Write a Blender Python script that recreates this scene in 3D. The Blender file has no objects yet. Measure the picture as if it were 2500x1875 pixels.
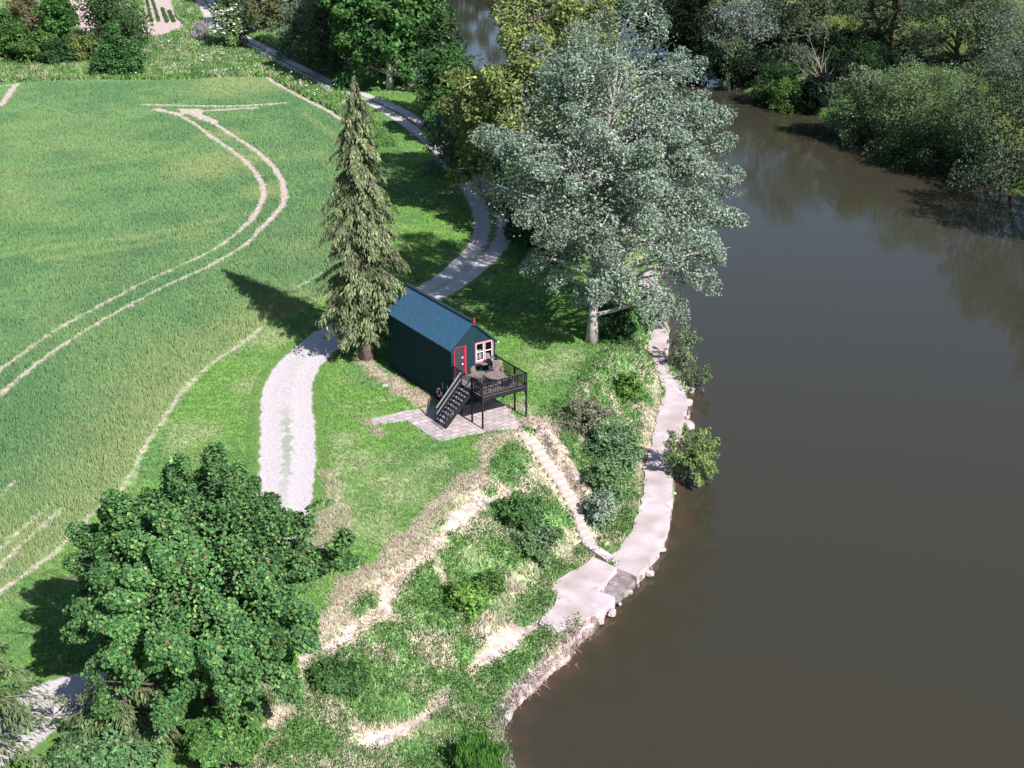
import bpy, math, random
import numpy as np
random.seed(7)
RNG = np.random.default_rng(11)
D2R = math.radians
scene = bpy.context.scene
COL = scene.collection

# ------------------------------------------------------------------ camera
PITCH, CAMH, FPX = 23.0, 36.0, 3467.0          # photo is 2500 x 1875
CX, CY = 1250.0, 937.5
cp, sp = math.cos(D2R(PITCH)), math.sin(D2R(PITCH))
FW = np.array([0, cp, -sp]); UP = np.array([0, sp, cp]); RT = np.array([1.0, 0, 0])
CAM = np.array([0, 0, CAMH])
cam_d = bpy.data.cameras.new("camera"); cam = bpy.data.objects.new("camera", cam_d)
COL.objects.link(cam); scene.camera = cam
cam.location = CAM; cam.rotation_euler = (D2R(90 - PITCH), 0, 0)
cam_d.sensor_width = 36; cam_d.lens = FPX / 2500 * 36; cam_d.clip_start = 1; cam_d.clip_end = 6000


def at(px, py, z=0.0):
    d = FW * FPX + RT * (px - CX) - UP * (py - CY)
    return CAM + d * ((z - CAMH) / d[2])


def proj(q):
    v = np.asarray(q, float) - CAM; w = v @ FW
    return CX + FPX * (v @ RT) / w, CY - FPX * (v @ UP) / w


# ------------------------------------------------------------------ numpy helpers
def _hash(ix, iy, iz, seed):
    h = (ix * 374761393 + iy * 668265263 + iz * 2147483647 + seed * 1274126177) & 0xFFFFFFFF
    h = ((h ^ (h >> 13)) * 1274126177) & 0xFFFFFFFF
    h = h ^ (h >> 16)
    return (h & 0xFFFF) / 65535.0


def vnoise(p, seed=0):
    p = np.asarray(p, float)
    if p.shape[1] == 2:
        p = np.concatenate([p, np.zeros((len(p), 1))], 1)
    i = np.floor(p).astype(np.int64); f = p - i; f = f * f * (3 - 2 * f)
    r = 0
    for dx in (0, 1):
        for dy in (0, 1):
            for dz in (0, 1):
                w = (f[:, 0] if dx else 1 - f[:, 0]) * (f[:, 1] if dy else 1 - f[:, 1]) * (f[:, 2] if dz else 1 - f[:, 2])
                r = r + w * _hash(i[:, 0] + dx, i[:, 1] + dy, i[:, 2] + dz, seed)
    return r


def fbm(p, seed=0, o=3):
    p = np.asarray(p, float); r = 0; a = 1; t = 0
    for k in range(o):
        r = r + a * vnoise(p * 2 ** k, seed + k); t += a; a *= .5
    return r / t


def dist_poly(P, line, closed=False):
    line = np.asarray(line)[:, :2]; best = np.full(len(P), 1e9)
    n = len(line)
    for k in range(n if closed else n - 1):
        a = line[k]; b = line[(k + 1) % n]; ab = b - a
        t = np.clip(((P - a) @ ab) / max(ab @ ab, 1e-9), 0, 1)
        best = np.minimum(best, np.hypot(P[:, 0] - a[0] - t * ab[0], P[:, 1] - a[1] - t * ab[1]))
    return best


def dist_near(P, line, r, closed=False):
    """distance to a line, only worked out within r of its box"""
    L = np.asarray(line)[:, :2]; lo, hi = L.min(0) - r, L.max(0) + r; out = np.full(len(P), 9.0 + r)
    m = (P[:, 0] > lo[0]) & (P[:, 0] < hi[0]) & (P[:, 1] > lo[1]) & (P[:, 1] < hi[1])
    if m.any(): out[m] = dist_poly(P[m], line, closed)
    return out


def inside(P, poly):
    poly = np.asarray(poly)[:, :2]; r = np.zeros(len(P), bool); n = len(poly)
    for k in range(n):
        a = poly[k]; b = poly[(k + 1) % n]
        if a[1] == b[1]:
            continue
        c = (a[1] > P[:, 1]) != (b[1] > P[:, 1])
        x = a[0] + (P[:, 1] - a[1]) / (b[1] - a[1]) * (b[0] - a[0])
        r ^= c & (P[:, 0] < x)
    return r


def sdist(P, poly):
    d = dist_poly(P, poly, True)
    return np.where(inside(P, poly), -d, d)


def sdist_near(P, poly, r=4.0):
    L = np.asarray(poly)[:, :2]; lo, hi = L.min(0) - r, L.max(0) + r; out = np.full(len(P), 9.0 + r)
    m = (P[:, 0] > lo[0]) & (P[:, 0] < hi[0]) & (P[:, 1] > lo[1]) & (P[:, 1] < hi[1])
    if m.any(): out[m] = sdist(P[m], poly)
    return out


def smooth(t):
    t = np.clip(t, 0, 1); return t * t * (3 - 2 * t)


def pts(l, z=0.0):
    return np.array([at(x, y, z) for x, y in l])


def resample(line, step):
    line = np.asarray(line, float)
    # catmull-rom
    P = np.concatenate([[2 * line[0] - line[1]], line, [2 * line[-1] - line[-2]]])
    out = []
    for k in range(1, len(P) - 2):
        a, b, c, d = P[k - 1:k + 3]; m = max(2, int(np.linalg.norm(c - b) / step))
        for t in np.arange(m) / m:
            out.append(.5 * ((2 * b) + (c - a) * t + (2 * a - 5 * b + 4 * c - d) * t * t + (3 * b - a - 3 * c + d) * t ** 3))
    out.append(P[-2])
    return np.array(out)


# ------------------------------------------------------------------ site lines (from the photograph)
ZW, ZS = -3.9, -3.3                               # water level, river path level
W_PX = [(1230, 2150), (1245, 1960), (1256, 1875), (1222, 1810), (1234, 1770), (1242, 1741), (1291, 1694), (1344, 1643), (1385, 1615), (1405, 1578),
        (1454, 1538), (1466, 1501), (1519, 1446), (1551, 1412), (1576, 1387), (1625, 1306), (1633, 1273), (1641, 1224),
        (1645, 1184), (1634, 1151), (1633, 1130), (1664, 1048), (1672, 1021), (1677, 980), (1669, 948), (1640, 913),
        (1626, 875), (1631, 831), (1626, 765), (1620, 715), (1600, 620), (1565, 525), (1490, 430), (1380, 350),
        (1250, 290), (1120, 262), (1040, 240), (950, 195), (850, 135), (720, 45), (610, -35), (480, -90), (250, -120)]
W = pts(W_PX, ZW)
LAND = np.concatenate([W, [[-900, W[-1][1] + 120, 0], [-900, -200, 0], [5, -200, 0], [1, 20, 0]]])
T_PX = [(600, 2150), (590, 1850), (590, 1760), (640, 1640), (760, 1520), (850, 1437), (990, 1335), (1050, 1262), (1145, 1180), (1210, 1120), (1272, 1056),
        (1290, 1030), (1330, 1000), (1390, 960), (1430, 890), (1480, 845), (1500, 790), (1500, 720), (1475, 640), (1420, 520),
        (1340, 425), (1240, 350), (1130, 290), (1010, 228), (900, 168), (780, 90), (660, 14), (560, -45), (440, -80), (220, -108)]
T = pts(T_PX, 0)
PLAT = np.concatenate([T, [[-900, T[-1][1] + 110, 0], [-900, -200, 0], [-10, -200, 0], [-8, 20, 0]]])
PATH_L = [(1560, 760), (1599, 799), (1580, 842), (1591, 878), (1608, 913), (1623, 956), (1607, 1021), (1595, 1073), (1580, 1113), (1574, 1157), (1570, 1200),
          (1560, 1232), (1543, 1290), (1523, 1330), (1494, 1356), (1501, 1389), (1537, 1402)]
PATH_PX = PATH_L + [(1551, 1410), (1576, 1385), (1623, 1304), (1631, 1271), (1639, 1222), (1643, 1184), (1632, 1151), (1631, 1130), (1662, 1048),
                    (1670, 1021), (1675, 980), (1667, 948), (1638, 913), (1624, 875), (1629, 831), (1624, 765), (1612, 700), (1590, 640), (1560, 690)]
PAD_PX = [(1450, 1361), (1501, 1391), (1460, 1448), (1500, 1458), (1466, 1499), (1401, 1525), (1368, 1558), (1316, 1525), (1352, 1480), (1360, 1415), (1393, 1399)]
GAP_PX = [(1501, 1390), (1538, 1402), (1551, 1410), (1511, 1455), (1500, 1458), (1460, 1448)]
PATH, PAD, GAP = pts(PATH_PX, ZS), pts(PAD_PX, ZS), pts(GAP_PX, ZS)
SHELF = [PATH, PAD, GAP]
SLABP = pts([(1420, 1333), (1446, 1320), (1500, 1352), (1482, 1374)], ZS)
FW_PX = [(3600, 1350), (3000, 760), (2720, 600), (2560, 510), (2400, 450), (2265, 398), (2130, 362), (2040, 335), (1990, 280), (1900, 256), (1830, 238),
         (1760, 195), (1660, 130), (1540, 65), (1470, 0), (1330, -62), (1120, -100), (900, -135), (700, -160), (300, -190)]
FWL = pts(FW_PX, ZW)
FARLAND = np.concatenate([FWL, [[-900, FWL[-1][1] + 160, 0], [-900, 1800, 0], [900, 1800, 0], [900, 1200, 0], [900, 1200, 0], [900, 30, 0], [120, 30, 0]]])
STEP_PX = [(1275, 1057), (1307, 1086), (1336, 1133), (1358, 1158), (1380, 1196), (1396, 1222), (1406, 1238), (1421, 1285), (1428, 1307), (1443, 1332)]
_sl = [0, .14, .33, .43, .57, .66, .72, .87, .94, 1.0]
STEPL = np.array([at(x, y, -3.15 * t - .05) for (x, y), t in zip(STEP_PX, _sl)])


def H(P, pre=None):
    P = np.asarray(P, float)[:, :2]
    z = np.zeros(len(P))
    pl, lw, lf = pre if pre is not None else (sdist(P, PLAT), sdist(P, LAND), sdist(P, FARLAND))
    dP = np.maximum(pl, 0); dS = np.abs(lw)
    for s in SHELF:
        dS = np.minimum(dS, np.maximum(sdist_near(P, s, 14), 0))
    near = lw < 0
    t = dP / np.maximum(dP + dS, 1e-6)
    zz = ZS * smooth(t * 1.02)
    bumps = (fbm(P * .45, 5) - .5) * .9 * np.clip(dP, 0, 1.2) * np.clip(dS / 1.2, 0, 1)
    z = np.where(near & (dP > 0), zz + bumps, z)
    # steps are cut into the bank
    dst = dist_near(P, STEPL, 2.6)
    near_s = dst < 2.5
    if near_s.any():
        Q = P[near_s]; bz = np.full(len(Q), 0.0); bd = np.full(len(Q), 1e9); side = np.zeros(len(Q))
        for k in range(len(STEPL) - 1):
            a = STEPL[k]; b = STEPL[k + 1]; ab = b[:2] - a[:2]
            u = np.clip(((Q - a[:2]) @ ab) / (ab @ ab), 0, 1)
            d = np.hypot(*(Q - a[:2] - u[:, None] * ab).T)
            m = d < bd; bd = np.where(m, d, bd); bz = np.where(m, a[2] + u * (b[2] - a[2]), bz)
            cr = ab[0] * (Q[:, 1] - a[1]) - ab[1] * (Q[:, 0] - a[0]); side = np.where(m, cr, side)
        left = side > 0        # east side of the descending steps: the raised mound
        base = z[near_s]
        zc = bz - .12
        wgt = np.where(left, 1 - smooth((bd - .42) / .3), 1 - smooth((bd - .55) / 1.2))
        mound = np.where(left, .62 * smooth((bd - .42) / .34) * (1 - smooth((bd - 1.0) / 1.5)), 0) * np.clip(-bz * 2 + .45, 0, 1) * np.clip((bz + 2.9) * 1.6, 0, 1)
        zn = base * (1 - wgt) + zc * wgt + mound
        z[near_s] = np.where(Q[:, 1] > STEPL[0, 1] + .05, base, zn)
    z = np.where(sdist_near(P, GAP) < .25, np.minimum(z, ZS - .5), z)
    z = np.where((sdist_near(P, PATH) < .3) | (sdist_near(P, PAD) < .3) | (sdist_near(P, SLABP) < .3), np.minimum(z, ZS - .03), z)
    zr = ZS - np.minimum(3.0, .25 + np.maximum(lw, 0) * 3)
    zf = ZW - .15 + np.minimum(1.5, np.maximum(-lf, 0) * .45) + np.clip((-lf - 3) / 25, 0, 1) * 2.2
    z = np.where(near, z, np.where(lf < 0, zf, np.maximum(zr, -6.3)))
    z = np.where(near & (lw > -1.1) & (P[:, 1] < 74) & (np.minimum(sdist_near(P, PATH), sdist_near(P, PAD)) > .5), np.minimum(z, ZW + .1 + np.maximum(-lw, 0) * .85), z)
    z = np.where(near & (lw > -.12), np.minimum(z, ZS - .1), z)
    return z


def ground(px, py):
    z = 0.0
    for _ in range(25):
        p = at(px, py, z); zn = float(H(p[None, :2])[0]); z = z * .4 + zn * .6
    p = at(px, py, z); p[2] = z
    return p


def gpts(l):
    return np.array([ground(x, y) for x, y in l])


# ------------------------------------------------------------------ materials
def mat(name):
    m = bpy.data.materials.new(name); m.use_nodes = True
    nt = m.node_tree; b = nt.nodes["Principled BSDF"]
    return m, nt, b


def N(nt, t, **kw):
    n = nt.nodes.new(t)
    for k, v in kw.items():
        setattr(n, k, v)
    return n


def noise_mat(name, c1, c2, scale=3.0, rough=.85, bump=0.0, detail=6, spec=.3, dist=.02, metal=0.0, c3=None, scale3=.4, amt3=.5):
    m, nt, b = mat(name)
    tc = N(nt, "ShaderNodeTexCoord"); nz = N(nt, "ShaderNodeTexNoise"); nz.inputs["Scale"].default_value = scale
    nz.inputs["Detail"].default_value = detail
    nt.links.new(tc.outputs["Object"], nz.inputs["Vector"])
    rp = N(nt, "ShaderNodeValToRGB"); rp.color_ramp.elements[0].position = .32; rp.color_ramp.elements[1].position = .68
    rp.color_ramp.elements[0].color = (*c1, 1); rp.color_ramp.elements[1].color = (*c2, 1)
    nt.links.new(nz.outputs["Fac"], rp.inputs["Fac"])
    out = rp.outputs["Color"]
    if c3:
        n3 = N(nt, "ShaderNodeTexNoise"); n3.inputs["Scale"].default_value = scale3; n3.inputs["Detail"].default_value = 4
        nt.links.new(tc.outputs["Object"], n3.inputs["Vector"])
        r3 = N(nt, "ShaderNodeMapRange"); r3.inputs["From Min"].default_value = .45; r3.inputs["From Max"].default_value = .7
        r3.inputs["To Max"].default_value = amt3
        nt.links.new(n3.outputs["Fac"], r3.inputs["Value"])
        mx = N(nt, "ShaderNodeMix", data_type='RGBA'); nt.links.new(r3.outputs[0], mx.inputs[0])
        nt.links.new(out, mx.inputs[6]); mx.inputs[7].default_value = (*c3, 1); out = mx.outputs[2]
    nt.links.new(out, b.inputs["Base Color"])
    b.inputs["Roughness"].default_value = rough; b.inputs["Specular IOR Level"].default_value = spec; b.inputs["Metallic"].default_value = metal
    if bump:
        bp = N(nt, "ShaderNodeBump"); bp.inputs["Strength"].default_value = bump; bp.inputs["Distance"].default_value = dist
        nt.links.new(nz.outputs["Fac"], bp.inputs["Height"]); nt.links.new(bp.outputs[0], b.inputs["Normal"])
    return m


def leaf_mat(name, trans=.3, back=None, rough=.6, spec=.12, upn=0):
    """colour per leaf from the face attribute 'col'; the underside of a leaf may be paler, as on a white poplar"""
    m, nt, b = mat(name)
    a = N(nt, "ShaderNodeAttribute", attribute_name="col"); c = a.outputs["Color"]
    nrm = None
    if upn:      # thin blades scatter like the sward they stand in
        g0 = N(nt, "ShaderNodeNewGeometry"); vm = N(nt, "ShaderNodeMix", data_type='VECTOR'); vm.inputs[0].default_value = upn
        nt.links.new(g0.outputs["Normal"], vm.inputs[4]); vm.inputs[5].default_value = (0, 0, 1)
        vn = N(nt, "ShaderNodeVectorMath", operation='NORMALIZE'); nt.links.new(vm.outputs[1], vn.inputs[0]); nrm = vn.outputs[0]
        nt.links.new(nrm, b.inputs["Normal"])
    if back:
        g = N(nt, "ShaderNodeNewGeometry"); mx = N(nt, "ShaderNodeMix", data_type='RGBA')
        nt.links.new(g.outputs["Backfacing"], mx.inputs[0]); nt.links.new(c, mx.inputs[6]); mx.inputs[7].default_value = (*back, 1)
        c = mx.outputs[2]
    nt.links.new(c, b.inputs["Base Color"]); b.inputs["Roughness"].default_value = rough; b.inputs["Specular IOR Level"].default_value = spec
    t = N(nt, "ShaderNodeBsdfTranslucent"); nt.links.new(c, t.inputs["Color"])
    ms = N(nt, "ShaderNodeMixShader"); ms.inputs[0].default_value = trans
    nt.links.new(b.outputs[0], ms.inputs[1]); nt.links.new(t.outputs[0], ms.inputs[2])
    nt.links.new(ms.outputs[0], nt.nodes["Material Output"].inputs["Surface"])
    return m


M = {}
M["leaf"] = leaf_mat("leaf"); M["blade"] = leaf_mat("blade", trans=.3, rough=.7, spec=.05, upn=.6)
M["silver"] = leaf_mat("silver_leaf", trans=.22, back=(.27, .335, .285))
M["willow"] = leaf_mat("willow_leaf", trans=.25, back=(.17, .23, .15))
M["needle"] = leaf_mat("needle", trans=.15, rough=.65)
M["petal"] = leaf_mat("petal", trans=.2)
M["bark_pale"] = noise_mat("pale_bark", (.30, .27, .27), (.62, .57, .57), 2.2, .9, .5, c3=(.08, .07, .06), scale3=1.1, amt3=.7)
M["bark"] = noise_mat("brown_bark", (.05, .037, .028), (.13, .10, .08), 5, .95, .6)
M["bark_con"] = noise_mat("conifer_bark", (.14, .09, .08), (.28, .20, .18), 5, .95, .6)
M["deadwood"] = noise_mat("dead_wood", (.26, .20, .18), (.42, .35, .32), 6, .9, .3)
M["stone"] = noise_mat("pale_stone", (.36, .31, .29), (.58, .51, .50), 3.5, .9, .5, c3=(.25, .22, .18), scale3=2.0)
M["step"] = noise_mat("step_stone", (.46, .38, .34), (.62, .54, .50), 3, .9, .4, c3=(.34, .27, .2), scale3=1.5)


def concrete_mat():
    m = noise_mat("path_concrete", (.46, .375, .385), (.66, .56, .585), 1.6, .9, .4, detail=9, c3=(.34, .28, .24), scale3=.8, amt3=.8)
    # hairline cracks and the edges of the separate pours
    nt = m.node_tree; b = nt.nodes["Principled BSDF"]; src = b.inputs["Base Color"].links[0].from_socket
    tc = N(nt, "ShaderNodeTexCoord"); wn = N(nt, "ShaderNodeTexNoise"); wn.inputs["Scale"].default_value = 1.1; nt.links.new(tc.outputs["Object"], wn.inputs["Vector"])
    av = N(nt, "ShaderNodeMix", data_type='VECTOR'); av.inputs[0].default_value = .35; nt.links.new(tc.outputs["Object"], av.inputs[4]); nt.links.new(wn.outputs["Color"], av.inputs[5])
    vo = N(nt, "ShaderNodeTexVoronoi", feature='DISTANCE_TO_EDGE'); vo.inputs["Scale"].default_value = .75; nt.links.new(av.outputs[1], vo.inputs["Vector"])
    mr = N(nt, "ShaderNodeMapRange"); mr.inputs["From Min"].default_value = .012; mr.inputs["From Max"].default_value = .03; mr.inputs["To Min"].default_value = .10; mr.inputs["To Max"].default_value = 0
    nt.links.new(vo.outputs["Distance"], mr.inputs["Value"])
    mx = N(nt, "ShaderNodeMix", data_type='RGBA'); nt.links.new(mr.outputs[0], mx.inputs[0]); nt.links.new(src, mx.inputs[6]); mx.inputs[7].default_value = (.24, .20, .17, 1)
    nt.links.new(mx.outputs[2], b.inputs["Base Color"])
    return m


M["concrete"] = concrete_mat()
M["rubble"] = noise_mat("rubble", (.16, .13, .13), (.36, .31, .31), 2.5, .95, 1.0, dist=.12)


def board_mat(name, c1, c2, vec="X", sc=6.5, bump=.6, rough=.55, spec=.4):
    m, nt, b = mat(name)
    tc = N(nt, "ShaderNodeTexCoord"); mp = N(nt, "ShaderNodeMapping"); nt.links.new(tc.outputs["Object"], mp.inputs[0])
    # streaks run up the boards
    s = N(nt, "ShaderNodeTexNoise"); s.inputs["Scale"].default_value = 1; s.inputs["Detail"].default_value = 5
    mp.inputs["Scale"].default_value = (9, 9, .6); nt.links.new(mp.outputs[0], s.inputs["Vector"])
    rp = N(nt, "ShaderNodeValToRGB"); rp.color_ramp.elements[0].position = .3; rp.color_ramp.elements[1].position = .72
    rp.color_ramp.elements[0].color = (*c1, 1); rp.color_ramp.elements[1].color = (*c2, 1)
    nt.links.new(s.outputs["Fac"], rp.inputs["Fac"]); nt.links.new(rp.outputs["Color"], b.inputs["Base Color"])
    b.inputs["Roughness"].default_value = rough; b.inputs["Specular IOR Level"].default_value = spec
    bp = N(nt, "ShaderNodeBump"); bp.inputs["Strength"].default_value = bump; bp.inputs["Distance"].default_value = .01
    nt.links.new(s.outputs["Fac"], bp.inputs["Height"]); nt.links.new(bp.outputs[0], b.inputs["Normal"])
    return m


M["hut_paint"] = board_mat("hut_green_paint", (.009, .029, .036), (.015, .044, .055), spec=.12, rough=.75)
M["hut_trim"] = board_mat("hut_trim_paint", (.010, .034, .043), (.016, .048, .06), spec=.12)
M["roof"] = noise_mat("roof_paint", (.026, .10, .145), (.04, .09, .195), 1.1, .5, .15, spec=.5, c3=(.07, .15, .19), scale3=5, amt3=.6)
M["ridge"] = noise_mat("ridge_lead", (.012, .03, .045), (.03, .05, .07), 3, .5)
M["red"] = noise_mat("red_gloss_paint", (.42, .015, .03), (.55, .03, .05), 6, .35, spec=.5)
M["pink"] = noise_mat("window_pink_paint", (.52, .15, .19), (.60, .20, .25), 6, .4, spec=.5)
M["white"] = noise_mat("white_paint", (.70, .66, .67), (.80, .77, .78), 6, .4, spec=.5)
M["door"] = board_mat("door_paint", (.035, .032, .045), (.06, .055, .07), rough=.4)
M["deckwood"] = board_mat("deck_stain", (.011, .011, .014), (.025, .024, .029), rough=.6, spec=.2)
M["deckfloor"] = noise_mat("deck_boards", (.13, .115, .12), (.24, .215, .22), 4, .8, .3, c3=(.08, .07, .07), scale3=2)
M["tread"] = noise_mat("stair_tread", (.20, .19, .21), (.30, .29, .31), 5, .8, .2)
M["teak"] = noise_mat("weathered_teak", (.17, .125, .105), (.30, .235, .205), 7, .75, .2)
M["darkteak"] = noise_mat("dark_teak", (.045, .035, .033), (.10, .078, .072), 7, .7, .2)
M["black"] = noise_mat("black_enamel", (.008, .008, .01), (.014, .014, .016), 5, .25, spec=.6)
M["steel"] = noise_mat("brushed_steel", (.45, .45, .46), (.6, .6, .62), 9, .35, metal=.9)
M["buoy_red"] = noise_mat("lifebuoy_red", (.6, .07, .04), (.7, .11, .06), 8, .5)
M["pale_pole"] = noise_mat("pale_pole", (.5, .46, .42), (.62, .58, .53), 8, .7)
M["brown"] = noise_mat("brown_timber", (.05, .035, .03), (.10, .07, .06), 6, .85, .3)


def glass_mat():
    m, nt, b = mat("window_glass"); nt.nodes.remove(b)
    g = N(nt, "ShaderNodeBsdfGlossy"); g.inputs["Roughness"].default_value = .03; t = N(nt, "ShaderNodeBsdfTransparent"); t.inputs["Color"].default_value = (.82, .85, .86, 1)
    f = N(nt, "ShaderNodeFresnel"); f.inputs["IOR"].default_value = 1.5; ms = N(nt, "ShaderNodeMixShader")
    nt.links.new(f.outputs[0], ms.inputs[0]); nt.links.new(t.outputs[0], ms.inputs[1]); nt.links.new(g.outputs[0], ms.inputs[2])
    nt.links.new(ms.outputs[0], nt.nodes["Material Output"].inputs["Surface"])
    return m


M["glass"] = glass_mat()


def ground_mat():
    m, nt, b = mat("grassland")
    a = N(nt, "ShaderNodeAttribute", attribute_name="col"); so = N(nt, "ShaderNodeAttribute", attribute_name="soil")
    tc = N(nt, "ShaderNodeTexCoord")
    n1 = N(nt, "ShaderNodeTexNoise"); n1.inputs["Scale"].default_value = 2.2; n1.inputs["Detail"].default_value = 7
    n2 = N(nt, "ShaderNodeTexNoise"); n2.inputs["Scale"].default_value = 1.6; n2.inputs["Detail"].default_value = 6
    for n in (n1, n2):
        nt.links.new(tc.outputs["Object"], n.inputs["Vector"])
    mr = N(nt, "ShaderNodeMapRange"); mr.inputs["From Min"].default_value = .3; mr.inputs["From Max"].default_value = .7
    mr.inputs["To Min"].default_value = .62; mr.inputs["To Max"].default_value = 1.35
    nt.links.new(n1.outputs["Fac"], mr.inputs["Value"])
    mul = N(nt, "ShaderNodeMix", data_type='RGBA', blend_type='MULTIPLY'); mul.inputs[0].default_value = 1
    nt.links.new(a.outputs["Color"], mul.inputs[6]); nt.links.new(mr.outputs[0], mul.inputs[7])
    # bare earth where the signed distance 'soil' drops under a ragged threshold
    ad = N(nt, "ShaderNodeMath", operation='MULTIPLY_ADD'); nt.links.new(n2.outputs["Fac"], ad.inputs[0]); ad.inputs[1].default_value = .7; ad.inputs[2].default_value = -.35
    sb = N(nt, "ShaderNodeMath", operation='ADD'); nt.links.new(so.outputs["Fac"], sb.inputs[0]); nt.links.new(ad.outputs[0], sb.inputs[1])
    m2 = N(nt, "ShaderNodeMapRange"); m2.inputs["From Min"].default_value = .12; m2.inputs["From Max"].default_value = -.12
    nt.links.new(sb.outputs[0], m2.inputs["Value"])
    rp = N(nt, "ShaderNodeValToRGB"); rp.color_ramp.elements[0].color = (.36, .275, .24, 1); rp.color_ramp.elements[1].color = (.60, .485, .44, 1)
    rp.color_ramp.elements[0].position = .3; rp.color_ramp.elements[1].position = .65
    nt.links.new(n1.outputs["Fac"], rp.inputs["Fac"])
    mx = N(nt, "ShaderNodeMix", data_type='RGBA'); nt.links.new(m2.outputs[0], mx.inputs[0])
    nt.links.new(mul.outputs[2], mx.inputs[6]); nt.links.new(rp.outputs["Color"], mx.inputs[7])
    nt.links.new(mx.outputs[2], b.inputs["Base Color"]); b.inputs["Roughness"].default_value = .95; b.inputs["Specular IOR Level"].default_value = .1
    bp = N(nt, "ShaderNodeBump"); bp.inputs["Strength"].default_value = .6; bp.inputs["Distance"].default_value = .12
    nt.links.new(n2.outputs["Fac"], bp.inputs["Height"]); nt.links.new(bp.outputs[0], b.inputs["Normal"])
    return m


M["ground"] = ground_mat()


def gravel_mat():
    """u attribute runs across the track (-1..1): worn wheel ways, grassy middle and ragged grassy edges"""
    m, nt, b = mat("gravel")
    u = N(nt, "ShaderNodeAttribute", attribute_name="u"); gm = N(nt, "ShaderNodeAttribute", attribute_name="mid")
    tc = N(nt, "ShaderNodeTexCoord")
    n1 = N(nt, "ShaderNodeTexNoise"); n1.inputs["Scale"].default_value = 5; n1.inputs["Detail"].default_value = 9; n1.inputs["Roughness"].default_value = .7
    n2 = N(nt, "ShaderNodeTexNoise"); n2.inputs["Scale"].default_value = 1.3; n2.inputs["Detail"].default_value = 6
    n3 = N(nt, "ShaderNodeTexNoise"); n3.inputs["Scale"].default_value = .35; n3.inputs["Detail"].default_value = 3
    for n in (n1, n2, n3):
        nt.links.new(tc.outputs["Object"], n.inputs["Vector"])
    rp = N(nt, "ShaderNodeValToRGB"); e = rp.color_ramp.elements
    e[0].position = .25; e[0].color = (.32, .28, .29, 1); e[1].position = .62; e[1].color = (.60, .55, .56, 1)
    nt.links.new(n1.outputs["Fac"], rp.inputs["Fac"])
    r3 = N(nt, "ShaderNodeMapRange"); r3.inputs["From Min"].default_value = .42; r3.inputs["From Max"].default_value = .62; r3.inputs["To Max"].default_value = .55
    nt.links.new(n3.outputs["Fac"], r3.inputs["Value"])
    mg = N(nt, "ShaderNodeMix", data_type='RGBA'); nt.links.new(r3.outputs[0], mg.inputs[0]); nt.links.new(rp.outputs["Color"], mg.inputs[6])
    mg.inputs[7].default_value = (.56, .48, .48, 1)
    au = N(nt, "ShaderNodeMath", operation='ABSOLUTE'); nt.links.new(u.outputs["Fac"], au.inputs[0])
    j = N(nt, "ShaderNodeMath", operation='MULTIPLY_ADD'); nt.links.new(n2.outputs["Fac"], j.inputs[0]); j.inputs[1].default_value = .36; nt.links.new(au.outputs[0], j.inputs[2])
    edge = N(nt, "ShaderNodeMapRange"); edge.inputs["From Min"].default_value = .98; edge.inputs["From Max"].default_value = 1.06
    nt.links.new(j.outputs[0], edge.inputs["Value"])
    k = N(nt, "ShaderNodeMath", operation='MULTIPLY_ADD'); nt.links.new(n2.outputs["Fac"], k.inputs[0]); k.inputs[1].default_value = -.6; k.inputs[2].default_value = .3
    k2 = N(nt, "ShaderNodeMath", operation='ADD'); nt.links.new(au.outputs[0], k2.inputs[0]); nt.links.new(k.outputs[0], k2.inputs[1])
    md = N(nt, "ShaderNodeMapRange"); md.inputs["From Min"].default_value = .17; md.inputs["From Max"].default_value = .09
    nt.links.new(k2.outputs[0], md.inputs["Value"])
    mm = N(nt, "ShaderNodeMath", operation='MULTIPLY'); nt.links.new(md.outputs[0], mm.inputs[0]); nt.links.new(gm.outputs["Fac"], mm.inputs[1])
    mxx = N(nt, "ShaderNodeMath", operation='MAXIMUM'); nt.links.new(mm.outputs[0], mxx.inputs[0]); nt.links.new(edge.outputs[0], mxx.inputs[1])
    mx = N(nt, "ShaderNodeMix", data_type='RGBA'); nt.links.new(mxx.outputs[0], mx.inputs[0]); nt.links.new(mg.outputs[2], mx.inputs[6])
    mx.inputs[7].default_value = (.13, .23, .06, 1)
    nt.links.new(mx.outputs[2], b.inputs["Base Color"]); b.inputs["Roughness"].default_value = .95; b.inputs["Specular IOR Level"].default_value = .15
    bp = N(nt, "ShaderNodeBump"); bp.inputs["Strength"].default_value = .5; bp.inputs["Distance"].default_value = .05
    nt.links.new(n1.outputs["Fac"], bp.inputs["Height"]); nt.links.new(bp.outputs[0], b.inputs["Normal"])
    return m


M["gravel"] = gravel_mat()


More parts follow.
